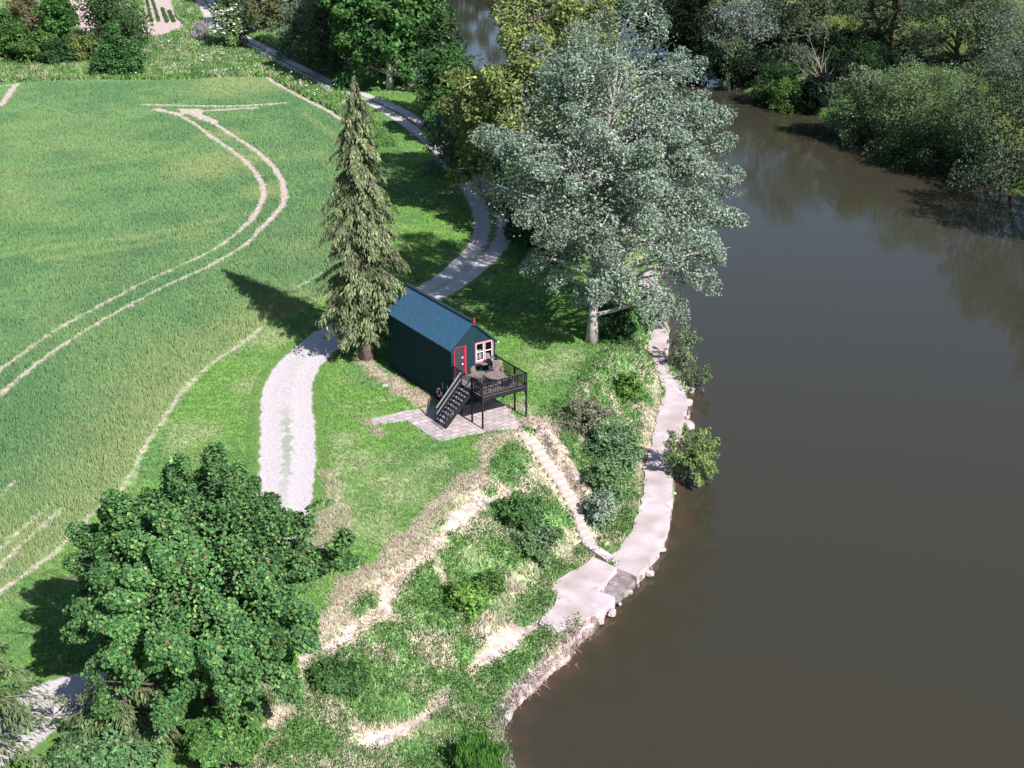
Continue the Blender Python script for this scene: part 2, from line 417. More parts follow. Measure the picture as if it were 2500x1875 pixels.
def paving_mat():
    m, nt, b = mat("paving_flags")
    tc = N(nt, "ShaderNodeTexCoord"); br = N(nt, "ShaderNodeTexBrick"); nt.links.new(tc.outputs["Object"], br.inputs["Vector"])
    br.inputs["Color1"].default_value = (.54, .455, .45, 1); br.inputs["Color2"].default_value = (.43, .36, .35, 1); br.inputs["Mortar"].default_value = (.20, .17, .13, 1)
    br.inputs["Scale"].default_value = 1; br.inputs["Brick Width"].default_value = .6; br.inputs["Row Height"].default_value = .45; br.inputs["Mortar Size"].default_value = .02
    nz = N(nt, "ShaderNodeTexNoise"); nz.inputs["Scale"].default_value = 1.6; nz.inputs["Detail"].default_value = 6; nt.links.new(tc.outputs["Object"], nz.inputs["Vector"])
    mr = N(nt, "ShaderNodeMapRange"); mr.inputs["From Min"].default_value = .3; mr.inputs["From Max"].default_value = .7; mr.inputs["To Min"].default_value = .75; mr.inputs["To Max"].default_value = 1.15
    nt.links.new(nz.outputs["Fac"], mr.inputs["Value"])
    mul = N(nt, "ShaderNodeMix", data_type='RGBA', blend_type='MULTIPLY'); mul.inputs[0].default_value = 1
    nt.links.new(br.outputs["Color"], mul.inputs[6]); nt.links.new(mr.outputs[0], mul.inputs[7]); nt.links.new(mul.outputs[2], b.inputs["Base Color"])
    b.inputs["Roughness"].default_value = .9
    bp = N(nt, "ShaderNodeBump"); bp.inputs["Strength"].default_value = .4; bp.inputs["Distance"].default_value = .02; bp.invert = True
    nt.links.new(br.outputs["Fac"], bp.inputs["Height"]); nt.links.new(bp.outputs[0], b.inputs["Normal"])
    return m


M["paving"] = paving_mat()


def water_mat():
    m, nt, b = mat("river_water")
    a = N(nt, "ShaderNodeAttribute", attribute_name="shallow"); tc = N(nt, "ShaderNodeTexCoord")
    nz = N(nt, "ShaderNodeTexNoise"); nz.inputs["Scale"].default_value = .8; nz.inputs["Detail"].default_value = 5; nt.links.new(tc.outputs["Object"], nz.inputs["Vector"])
    s = N(nt, "ShaderNodeMath", operation='MULTIPLY'); nt.links.new(a.outputs["Fac"], s.inputs[0])
    r = N(nt, "ShaderNodeMapRange"); r.inputs["From Min"].default_value = .35; r.inputs["From Max"].default_value = .62; r.inputs["To Min"].default_value = .1; r.inputs["To Max"].default_value = 1.0
    nt.links.new(nz.outputs["Fac"], r.inputs["Value"]); nt.links.new(r.outputs[0], s.inputs[1])
    mx = N(nt, "ShaderNodeMix", data_type='RGBA'); nt.links.new(s.outputs[0], mx.inputs[0])
    mx.inputs[6].default_value = (.042, .038, .025, 1); mx.inputs[7].default_value = (.085, .052, .032, 1)
    nt.links.new(mx.outputs[2], b.inputs["Base Color"]); b.inputs["Roughness"].default_value = .06; b.inputs["IOR"].default_value = 1.33
    n2 = N(nt, "ShaderNodeTexNoise"); n2.inputs["Scale"].default_value = .9; n2.inputs["Detail"].default_value = 3; nt.links.new(tc.outputs["Object"], n2.inputs["Vector"])
    bp = N(nt, "ShaderNodeBump"); bp.inputs["Strength"].default_value = .10; bp.inputs["Distance"].default_value = .08
    nt.links.new(n2.outputs["Fac"], bp.inputs["Height"]); nt.links.new(bp.outputs[0], b.inputs["Normal"])
    return m


M["water"] = water_mat()


# ------------------------------------------------------------------ object helpers
def tag(o, label=None, cat=None, group=None, kind=None):
    if label: o["label"] = label
    if cat: o["category"] = cat
    if group: o["group"] = group
    if kind: o["kind"] = kind
    return o


def link(name, me, m, parent=None):
    o = bpy.data.objects.new(name, me); COL.objects.link(o)
    if m is not None: me.materials.append(m)
    if parent is not None: o.parent = parent
    return o


def thing(name, label, cat, loc, rz=0.0, group=None):
    o = bpy.data.objects.new(name, None); COL.objects.link(o); o.location = loc; o.rotation_euler = (0, 0, rz); o.empty_display_size = .3
    return tag(o, label, cat, group)


def np_mesh(name, V, idx, counts, cols=None, flat=True):
    """fast mesh: V (n,3), idx flat loop vertex indices, counts per face"""
    me = bpy.data.meshes.new(name)
    V = np.ascontiguousarray(V, np.float32); idx = np.ascontiguousarray(idx, np.int32)
    nf = len(counts) if hasattr(counts, "__len__") else len(idx) // counts
    st = np.concatenate([[0], np.cumsum(counts)[:-1]]) if hasattr(counts, "__len__") else np.arange(nf) * counts
    me.vertices.add(len(V)); me.vertices.foreach_set("co", V.ravel())
    me.loops.add(len(idx)); me.loops.foreach_set("vertex_index", idx)
    me.polygons.add(nf); me.polygons.foreach_set("loop_start", st.astype(np.int32))
    if cols is not None:
        at_ = me.attributes.new("col", 'FLOAT_COLOR', 'FACE')
        c = np.ones((nf, 4), np.float32); c[:, :3] = cols; at_.data.foreach_set("color", c.ravel())
    me.update(calc_edges=True); me.validate()
    if flat: me.shade_flat()
    return me


class MB:
    def __init__(s): s.v = []; s.f = []

    def add(s, vs, fs):
        n = len(s.v); s.v += [tuple(map(float, q)) for q in vs]; s.f += [[i + n for i in f] for f in fs]; return s

    def box(s, x0, x1, y0, y1, z0, z1):
        return s.add([(x, y, z) for z in (z0, z1) for y in (y0, y1) for x in (x0, x1)],
                     [[0, 2, 3, 1], [4, 5, 7, 6], [0, 1, 5, 4], [2, 6, 7, 3], [0, 4, 6, 2], [1, 3, 7, 5]])

    def beam(s, a, b, w, h, up=(0, 0, 1)):
        a = np.array(a, float); b = np.array(b, float); d = b - a; d /= np.linalg.norm(d)
        u = np.array(up, float)
        if abs(d @ u) > .98: u = np.array([1., 0, 0])
        r = np.cross(d, u); r /= np.linalg.norm(r); u = np.cross(r, d)
        q = []
        for p in (a, b):
            for sx, sy in ((-1, -1), (1, -1), (1, 1), (-1, 1)): q.append(p + r * sx * w / 2 + u * sy * h / 2)
        return s.add(q, [[0, 1, 2, 3], [7, 6, 5, 4], [0, 4, 5, 1], [1, 5, 6, 2], [2, 6, 7, 3], [3, 7, 4, 0]])

    def tube(s, P, R, n=6, cap=True):
        P = np.asarray(P, float); R = np.broadcast_to(R, (len(P),)); rings = []
        for k in range(len(P)):
            d = P[min(k + 1, len(P) - 1)] - P[max(k - 1, 0)]; d = d / max(np.linalg.norm(d), 1e-9)
            u = np.array([0, 0, 1.]) if abs(d[2]) < .9 else np.array([1., 0, 0])
            r = np.cross(d, u); r /= np.linalg.norm(r); u = np.cross(r, d)
            rings += [P[k] + R[k] * (math.cos(2 * math.pi * i / n) * r + math.sin(2 * math.pi * i / n) * u) for i in range(n)]
        fs = [[k * n + i, k * n + (i + 1) % n, (k + 1) * n + (i + 1) % n, (k + 1) * n + i] for k in range(len(P) - 1) for i in range(n)]
        if cap: fs += [list(range(n))[::-1], [(len(P) - 1) * n + i for i in range(n)]]
        return s.add(rings, fs)

    def lathe(s, prof, c=(0, 0, 0), n=24, sx=1, sy=1):
        vs = [(c[0] + r * sx * math.cos(2 * math.pi * i / n), c[1] + r * sy * math.sin(2 * math.pi * i / n), c[2] + z) for r, z in prof for i in range(n)]
        fs = [[k * n + i, k * n + (i + 1) % n, (k + 1) * n + (i + 1) % n, (k + 1) * n + i] for k in range(len(prof) - 1) for i in range(n)]
        return s.add(vs, fs)

    def torus(s, R, r, arcs=((0, 360),), n=10, c=(0, 0, 0), axis='x'):
        for a0, a1 in arcs:
            m = max(3, int((a1 - a0) / 12)); P = []
            for k in range(m + 1):
                t = D2R(a0 + (a1 - a0) * k / m)
                P.append((c[0], c[1] + R * math.cos(t), c[2] + R * math.sin(t)) if axis == 'x' else (c[0] + R * math.cos(t), c[1] + R * math.sin(t), c[2]))
            s.tube(P, r, n)
        return s

    def build(s, name, m, parent=None, smoothed=False, bevel=0):
        me = bpy.data.meshes.new(name); me.from_pydata(s.v, [], s.f); me.update()
        if smoothed: me.shade_smooth()
        o = link(name, me, m, parent)
        if bevel:
            b = o.modifiers.new("bevel", 'BEVEL'); b.width = bevel; b.segments = 1; b.limit_method = 'ANGLE'
        return o


def rand_unit(n, rng):
    v = rng.normal(size=(n, 3)); return v / np.linalg.norm(v, axis=1)[:, None]


def norm(v):
    return v / np.maximum(np.linalg.norm(v, axis=1), 1e-9)[:, None]


def leaf_quads(C, Dv, Nv, L, Wd, fold=.18):
    """a folded diamond leaf at each centre: axis Dv, normal Nv"""
    Dv = norm(Dv); S = norm(np.cross(Dv, Nv)); Nn = np.cross(S, Dv)
    L = np.broadcast_to(L, (len(C),))[:, None]; Wd = np.broadcast_to(Wd, (len(C),))[:, None]
    v = np.stack([C - Dv * L / 2, C + S * Wd / 2 + Nn * Wd * fold - Dv * L * .06, C + Dv * L / 2 - Nn * L * .08, C - S * Wd / 2 + Nn * Wd * fold - Dv * L * .06], 1).reshape(-1, 3)
    return v, np.arange(len(v))


def pick_cols(n, pal, rng, jit=.22):
    w = np.array([p[3] for p in pal]); c = np.array([p[:3] for p in pal])
    k = rng.choice(len(pal), n, p=w / w.sum())
    return np.clip(c[k] * (1 + rng.normal(0, jit, (n, 1))), .004, .8)


# ------------------------------------------------------------------ trees
PALF = {'own': 1.0}


def tree_frame(bx, by, box, zb=None):
    """base point and crown centre offset / radii from the photo's base pixel and crown box"""
    b = ground(bx, by) if zb is None else at(bx, by, zb)
    x0, y0, x1, y1 = box
    w = (b - CAM) @ FW; s = FPX / w
    th = math.atan2(CAMH - b[2] - 4, b[1])
    dx = ((x0 + x1) / 2 - bx) / s; rx = (x1 - x0) / 2 / s
    lo, hi = -2.0, 60.0
    for _ in range(40):
        mid = (lo + hi) / 2
        if proj(b + np.array([dx, 0, mid]))[1] > (y0 + y1) / 2: lo = mid
        else: hi = mid
    cz = (lo + hi) / 2; ry = rx * .9
    e = (y1 - y0) / 2 / s; rz = math.sqrt(max(e * e - (ry * math.sin(th)) ** 2, (.35 * e) ** 2)) / math.cos(th)
    return b, np.array([dx, 0, cz]), np.array([rx, ry, rz])


def broadleaf(name, label, bx, by, box, pal, cat="tree", group=None, zb=None, n_clump=40, cr=.28, n_leaf=9000, ls=.34, lw=.55, m="leaf", bark="bark",
              tr=.25, seed=1, gap=.42, gscale=.55, accept=None, extra=None, droop=.1, part="crown", stems=1, limb=True, trunk_name="trunk", up=.7, shell=.55, clump_tone=.2, skirt=0, pal_key=None, grow=1.05, fill=.3, twig=0, trunk_top=.55, spray=.7, palf=None, lr=.55):
    rng = np.random.default_rng(seed)
    b, c, r = tree_frame(bx, by, box, zb)
    r = r * grow
    t = thing(name, label, cat, b, 0, group)
    # clump centres
    d = rand_unit(n_clump * 3, rng); d = d[d[:, 2] > -.85][:n_clump]
    rad = rng.uniform(shell, .86, len(d)) ** .8
    rad[:max(2, n_clump // 7)] *= .4
    K = c + d * rad[:, None] * r
    if accept is not None:
        nrm = (K - c) / r; K = K[accept(nrm)]
    if extra is not None: K = np.concatenate([K, extra])
    KR = rng.uniform(.7, 1.25, len(K)) * cr * r.mean()
    if skirt:
        a = rng.uniform(0, 6.283, skirt); f = np.sqrt(rng.uniform(.15, 1, skirt)) * .9
        K2 = np.stack([c[0] + np.cos(a) * f * r[0], np.sin(a) * f * r[1], rng.uniform(.1, .9, skirt) * max(c[2] * .55, .3)], 1)
        K = np.concatenate([K, K2]); KR = np.concatenate([KR, rng.uniform(.7, 1.1, skirt) * cr * r.mean()])
    if cat not in ("tree",) and (K[:, 2] - KR * .7).min() < .1: K[:, 2] = np.maximum(K[:, 2], KR * .6)
    # leaves
    n = int(n_leaf * 1.7)
    k = rng.choice(len(K), n, p=KR ** 2 / (KR ** 2).sum()); u = rand_unit(n, rng)
    out = norm((K[k] - c) / r + 1e-6)
    flip = ((u * out).sum(1) < -.25) & (rng.random(n) < .65); u[flip] = -u[flip]
    rr = KR[k] * rng.uniform(.25, 1, n) ** .45
    ko = norm((K - c) / r + 1e-6)[k]      # clumps are sprays stretched along their branch
    P = K[k] + rr[:, None] * (u * np.array([.85, .85, .7]) + ko * (u * ko).sum(1)[:, None] * spray)
    if fill:     # leaves through the outer shell of the whole crown, so that the clumps knit together
        nf = int(n * fill); d = rand_unit(nf, rng); d = d[d[:, 2] > -.9]
        if accept is not None: d = d[accept(d)]
        rr = rng.uniform(.3, 1, len(d)) ** .4 * (.70 + .42 * vnoise(d * 3.1 + seed, seed))
        Pf = c + d * rr[:, None] * r; sel = rng.choice(n, len(d), replace=False)
        P[sel] = Pf; u[sel] = d
    g = .55 * fbm((P + b) * gscale, seed, 2) + .45 * vnoise((P + b) * gscale * 2.9, seed + 5)
    keep = g > gap - .10 + rng.random(n) * .10
    keep &= P[:, 2] > .05
    P, k, u = P[keep][:n_leaf], k[keep][:n_leaf], u[keep][:n_leaf]; n = len(P)
    nv = norm(.45 * u + .35 * norm((P - c) / r) + up * np.array([0, 0, 1]) + .55 * rng.normal(size=(n, 3)))
    ax = norm(np.cross(nv, rng.normal(size=(n, 3)))) + np.array([0, 0, -droop])
    L = ls * rng.uniform(.6, 1.3, n)
    cols = pick_cols(n, pal, rng) * (palf or PALF.get(pal_key, 1.6))
    tone = 1 + clump_tone * 4 * (fbm((P + b) * .55, seed + 9, 2) - .5); cols = np.clip(cols * np.clip(tone, .5, 1.7)[:, None], .004, .8)
    V, I = leaf_quads(P, ax, nv, L, L * lw)
    link(part, np_mesh(part, V, I, 4, cols), M[m], t)
    # trunk, limbs
    q = MB(); top = c[2] + r[2] * trunk_top
    for sidx in range(stems):
        a = rng.uniform(0, 6.28); sp_ = 0 if stems == 1 else r[0] * .15
        base = np.array([math.cos(a) * sp_, math.sin(a) * sp_, -.15]); end = np.array([c[0] * 1.0 + math.cos(a) * sp_ * 3, math.sin(a) * sp_ * 3, top])
        Z = np.linspace(0, 1, 8); wob = rng.normal(0, .02 * top, (8, 2)); wob[:2] = 0
        line = base + (end - base) * Z[:, None]; line[:, :2] += wob
        line[:, 0] -= (c[0]) * Z * (1 - Z) * .8
        R = tr * (1 - .82 * Z) + tr * .5 * np.exp(-Z * 22)
        q.tube(line, R, 9)
        if limb:
            for j in range(len(K)):
                if stems > 1 and j % stems != sidx: continue
                kk = K[j]; hz = max(.12 * top, min(kk[2] - .45 * np.hypot(kk[0] - c[0], kk[1]), top * .9))
                ti = np.clip((hz + .15) / (top + .15), .05, .95)
                a0 = np.array([np.interp(ti, Z, line[:, i]) for i in range(3)])
                mid = a0 * .5 + kk * .5 + np.array([0, 0, .08 * r[2]]) + rng.normal(0, .05 * r[0], 3)
                r0 = tr * (1 - .82 * ti) * lr
                tip = kk + (kk - mid) * .35
                q.tube([a0, a0 * .6 + mid * .4 + rng.normal(0, .02, 3), mid, kk, tip], [r0, r0 * .8, r0 * .6, r0 * .35, r0 * .12], 5, False)
    for j in range(twig):      # bare twigs poking out of the crown
        d = rand_unit(1, rng)[0]; d[2] = abs(d[2]) * .8; d[1] = -abs(d[1]); 
        if accept is not None and not accept(d[None])[0]: continue
        p0 = c + d * r * rng.uniform(.45, .74); dd = d * np.array([1, 1, .6]) + rng.normal(0, .45, 3); l = rng.uniform(.8, 2.2)
        q.tube([p0, p0 + dd * l * .5 + rng.normal(0, .12, 3), p0 + dd * l], [.04, .028, .01], 4, False)
        for _ in range(2):
            e2 = dd + rng.normal(0, .7, 3); q.tube([p0 + dd * l * .45, p0 + dd * l * .45 + e2 * l * .4], [.03, .01], 4, False)
    q.build(trunk_name, M[bark], t, True)
    return t


def conifer(name, label, b, height, prof, pal, n_br, spray, seed, zlow=1.2, tr=.3, droop=.5, blade=.5, bw=.2, group=None, zmin_len=0, az=None, cat="tree", parts=("crown", "trunk")):
    rng = np.random.default_rng(seed)
    t = thing(name, label, cat, b, 0, group)
    hz = np.array([p[0] for p in prof]); hr = np.array([p[1] for p in prof])
    Cs, Ds, Ns, Ls, Cl, tn = [], [], [], [], [], []
    q = MB(); Z = np.linspace(0, height, 9)
    q.tube(np.stack([.05 * np.sin(Z), .05 * np.cos(Z * .7), Z - .1], 1), tr * (1 - Z / height) + .03 + tr * .6 * np.exp(-Z * 2.5), 10)
    for i in range(n_br):
        z = zlow + (height - .15 - zlow) * ((i + rng.random()) / n_br) ** .92
        a = rng.uniform(0, 6.283) if az is None else az(rng)
        R = np.interp(z, hz, hr) * (rng.uniform(.72, 1.0) if rng.random() < .8 else rng.uniform(1.0, 1.3))
        dr = np.array([math.cos(a), math.sin(a), 0]); sd = np.array([-dr[1], dr[0], 0])
        S = np.linspace(0, 1, 6)
        line = np.array([0, 0, z]) + dr * (S * R)[:, None] + np.array([0, 0, 1]) * ((.30 * S - droop * S ** 1.8) * R)[:, None]
        q.tube(line, .02 * (1 - S * .8) * (R / 2 + .4), 4, False)
        m = max(8, int(spray * (R / 2.5) ** 1.1)); s = rng.uniform(.18, 1.02, m) ** .75
        cx = np.stack([np.interp(s, S, line[:, j]) for j in range(3)], 1)
        lat = rng.normal(0, 1, m) * .17 * R * (1.15 - s * .8)
        cx = cx + sd * lat[:, None] + np.array([0, 0, -1]) * (np.abs(rng.normal(0, .16, m)) + .06)[:, None]
        dv = dr * rng.uniform(.15, .8, m)[:, None] + sd * (np.sign(lat) * rng.uniform(.0, .7, m))[:, None] + np.array([0, 0, -1]) * rng.uniform(.25, 1.1, m)[:, None] * (droop + .35)
        nv = dr * .8 + np.array([0, 0, .7]) + rng.normal(0, .45, (m, 3))
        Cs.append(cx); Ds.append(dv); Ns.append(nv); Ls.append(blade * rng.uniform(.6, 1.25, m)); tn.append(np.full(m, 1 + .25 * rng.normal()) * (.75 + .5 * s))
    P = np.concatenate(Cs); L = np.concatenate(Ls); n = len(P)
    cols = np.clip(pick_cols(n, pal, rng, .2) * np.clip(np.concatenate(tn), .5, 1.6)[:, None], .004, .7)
    V, I = leaf_quads(P, np.concatenate(Ds), np.concatenate(Ns), L, L * bw / blade, .1)
    link(parts[0], np_mesh(parts[0], V, I, 4, cols), M["needle"], t)
    q.build(parts[1], M["bark_con"], t, True)
    return t


def twigs(name, label, b, n, ln, seed, m="deadwood", dirs=None, cat="branch", group=None, r0=.05, sub=4):
    rng = np.random.default_rng(seed); q = MB()
    for i in range(n):
        d = np.array(dirs[i % len(dirs)], float) if dirs is not None else rand_unit(1, rng)[0] * np.array([1, 1, .6]) + np.array([0, 0, .7])
        d = d / np.linalg.norm(d); l = ln * rng.uniform(.6, 1.1)
        P = [np.zeros(3)]
        for k in range(5): P.append(P[-1] + (d + rng.normal(0, .22, 3) * (1 if k else .2)) * l / 5)
        P = np.array(P); q.tube(P, np.linspace(r0, r0 * .2, 6), 5, False)
        for j in range(sub):
            k = rng.integers(1, 5); dd = d + rng.normal(0, .6, 3); l2 = l * rng.uniform(.25, .5)
            q.tube([P[k], P[k] + dd * l2 * .5 + rng.normal(0, .04, 3), P[k] + dd * l2], [r0 * .45, r0 * .3, r0 * .1], 4, False)
    o = q.build(name, M[m], None, True); o.location = b
    return tag(o, label, cat, group)

# ================================================================== TERRAIN
def axis(lo, hi, step, outs_lo, outs_hi):
    core = np.arange(lo, hi + 1e-6, step); a = []; d = step; x = lo
    while x > outs_lo: d *= 1.13; x -= d; a.append(x)
    b = []; d = step; x = hi
    while x < outs_hi: d *= 1.13; x += d; b.append(x)
    return np.concatenate([a[::-1], core, b])


SOILB = [([(1209, 1220), (1161, 1243), (1108, 1272), (1095, 1288)], .28), ([(944, 1441), (940, 1485)], .25), ([(863, 1532), (828, 1576), (758, 1594), (725, 1645)], .22), ([(885, 1818), (935, 1799), (986, 1780), (1043, 1745)], .2), ([(1325, 1522), (1275, 1540), (1225, 1580), (1185, 1615)], .42), ([(1245, 1735), (1295, 1688), (1350, 1638), (1395, 1600)], .1)]
FIELD_PX = [(0, 203), (113, 199), (226, 195), (362, 197), (475, 194), (560, 188), (656, 190), (671, 202), (719, 228), (766, 253), (814, 278), (880, 330),
            (925, 420), (940, 520), (915, 620), (860, 690), (790, 735), (720, 768), (657, 797), (625, 812), (512, 892), (435, 969), (394, 1036),
            (359, 1082), (333, 1138), (287, 1210), (220, 1261), (138, 1348), (0, 1445), (-200, 1600), (-900, 1900), (-1800, 900), (-900, 203)]
FIELD = pts(FIELD_PX)
SOIL = []   # (polyline world, radius)


def soil(l, r): SOIL.append((resample(pts(l), 2.0), r))


TR_L = [(383, 268), (448, 288), (485, 311), (535, 347), (586, 383), (622, 420), (640, 452), (644, 477), (629, 517), (600, 553), (541, 600), (461, 641), (359, 687),
        (287, 725), (205, 769), (102, 831), (0, 907), (-150, 1015), (-400, 1180)]
TR_R = [(467, 268), (521, 300), (564, 329), (615, 362), (658, 398), (684, 434), (694, 463), (694, 495), (676, 521), (633, 564), (598, 600), (502, 656), (410, 697),
        (328, 741), (231, 795), (102, 882), (0, 966), (-150, 1080), (-400, 1260)]
soil(TR_L[:10], .36); soil(TR_R[:10], .38); soil(TR_L[9:], .27); soil(TR_R[9:], .29)
soil([(350, 256), (420, 258), (560, 260), (640, 256), (700, 252)], .6)
soil([(440, 268), (490, 272), (560, 268), (620, 265)], .7)
soil([(455, 272), (490, 285), (520, 298)], .8)
soil([(383, 268), (440, 280), (480, 268)], .7)
soil([(123, 1238), (60, 1290), (0, 1348), (-90, 1425)], .2); soil([(149, 1246), (80, 1310), (0, 1384), (-90, 1465)], .22)
soil([(43, 1171), (0, 1215), (-40, 1250)], .2); soil([(95, 1118), (72, 1140)], .1)
soil([(793, 665), (750, 690), (712, 711)], .16)
soil([(0, 212), (45, 205)], .5); soil([(40, 206), (20, 235), (0, 260)], .5); soil([(-60, 225), (0, 222), (30, 219)], .3)
EDGE_L = [(656, 190), (671, 202), (719, 228), (766, 253), (800, 270), (835, 292)]
soil(EDGE_L, .42)
soil([(640, 800), (580, 848), (512, 892), (435, 969), (394, 1036), (359, 1082), (333, 1138), (287, 1210), (220, 1261), (138, 1348), (0, 1445), (-120, 1540)], .17)
soil([(360, 195), (475, 192), (500, 186)], .05)
# soil lanes of the vegetable plot beyond the hedge
LANE = pts([(160, -20), (218, -20), (228, 30), (262, 90), (258, 100), (215, 92), (180, 60)])
PLOT = pts([(340, 100), (352, 62), (352, -30), (412, -30), (430, 40), (455, 70), (395, 92)])
SOILPOLY = [LANE, PLOT]
DRY = []   # (world polyline, radius, strength)


def dry(l, r, s=1.0): DRY.append((gpts(l), r, s))


LINE_A = [(1185, 1085), (1187, 1150), (1136, 1183), (1098, 1208), (1066, 1230), (1028, 1275), (997, 1312), (971, 1347), (927, 1380), (877, 1416), (843, 1450), (806, 1508), (742, 1560), (673, 1620), (647, 1656)]
dry(LINE_A, .75, .8)
dry([(x + 12, y + 22) for x, y in LINE_A[1:]], .7, .5)
dry([(1200, 1085), (1250, 1075), (1290, 1110), (1330, 1170), (1355, 1220)], 1.2, .75)
dry([(1300, 1030), (1335, 1060), (1375, 1120), (1410, 1180), (1415, 1225)], 1.15, 1.0)
dry([(1370, 1200), (1400, 1270), (1410, 1330), (1340, 1380)], .8, .5)
LINE_B = [(1269, 1206), (1209, 1218), (1161, 1242), (1108, 1271), (1093, 1290), (1068, 1320), (1019, 1368), (965, 1410), (944, 1441), (936, 1500), (863, 1532), (828, 1576), (758, 1594), (720, 1652), (717, 1700)]
dry(LINE_B, .62, 1.0)
dry([(1345, 1375), (1290, 1400), (1245, 1450), (1215, 1530)], .9, .40)
dry([(1063, 1360), (1079, 1415)], .4, .9); dry([(937, 1434), (946, 1490)], .5, .9)
dry([(885, 1818), (935, 1799), (986, 1780), (1043, 1745), (1075, 1716), (1106, 1685)], .45, 1.0)
dry([(1150, 1640), (1201, 1598), (1249, 1555), (1300, 1530)], .6, .9)
dry([(1275, 1060), (1330, 1140), (1390, 1230), (1430, 1310)], .9, .8)
dry([(1370, 1200), (1400, 1270), (1410, 1330), (1340, 1380)], 1.0, .55)
dry([(560, 1870), (630, 1845), (680, 1740)], .8, .9)
dry([(1260, 1720), (1300, 1670), (1390, 1600), (1450, 1530)], .45, .8)
dry([(893, 888), (930, 915), (970, 945), (1030, 985)], .75, .9)
dry([(1285, 1000), (1300, 1030)], .9, .7)
dry([(1610, 930), (1600, 1000), (1590, 1060), (1570, 1120), (1560, 1200)], .6, .6)
dry([(800, 1160), (820, 1230), (800, 1300), (760, 1360)], 1.0, .55)
dry([(900, 1030), (930, 1060)], .3, .6)
dry([(-20, 190), (60, 194), (150, 190), (260, 190)], .9, .55)
GRASSC = np.array([.172, .325, .078]); GRASS2 = np.array([.128, .260, .082]); GRASSY = np.array([.33, .40, .19])
CROPC = np.array([.190, .330, .135]); CROP2 = np.array([.145, .280, .122]); CROPY = np.array([.31, .39, .17])
DRYC = np.array([.70, .57, .47]); DRYC2 = np.array([.54, .44, .34])
ROUGH = np.array([.20, .36, .12]); ROUGH2 = np.array([.33, .45, .20]); FARC = np.array([.16, .21, .06])


def lerp(a, b, t): return a + (b - a) * t[:, None]


SOIL += [(gpts(l), r) for l, r in SOILB]
YPATCH = [(pts([(x, y)])[0], r) for x, y, r in ((585, 205, 9), (510, 410, 6), (560, 395, 5), (640, 470, 3), (700, 770, 6), (430, 1010, 3.2), (330, 1180, 4.5), (150, 1330, 6), (540, 330, 3), (620, 800, 4), (480, 920, 3))]
LPATCH = [(pts([(x, y)])[0], r) for x, y, r in ((985, 1190, 2.6), (880, 1130, 2.0), (830, 1240, 2.2), (915, 1290, 2.0), (840, 1075, 1.3), (1060, 1130, 1.2), (470, 1060, 2.0), (620, 940, 1.5), (1340, 900, 2.0), (1390, 870, 1.6), (660, 830, 2))]
FAINT = [pts(l) for l in ([(-100, 450), (0, 432), (150, 415), (300, 395), (460, 365)], [(300, 590), (450, 560), (600, 525)], [(100, 640), (300, 612), (530, 565)],
                          [(-50, 640), (100, 612), (330, 580)], [(-50, 365), (150, 340), (330, 330)], [(740, 280), (800, 320), (850, 365)], [(770, 370), (810, 415)])]


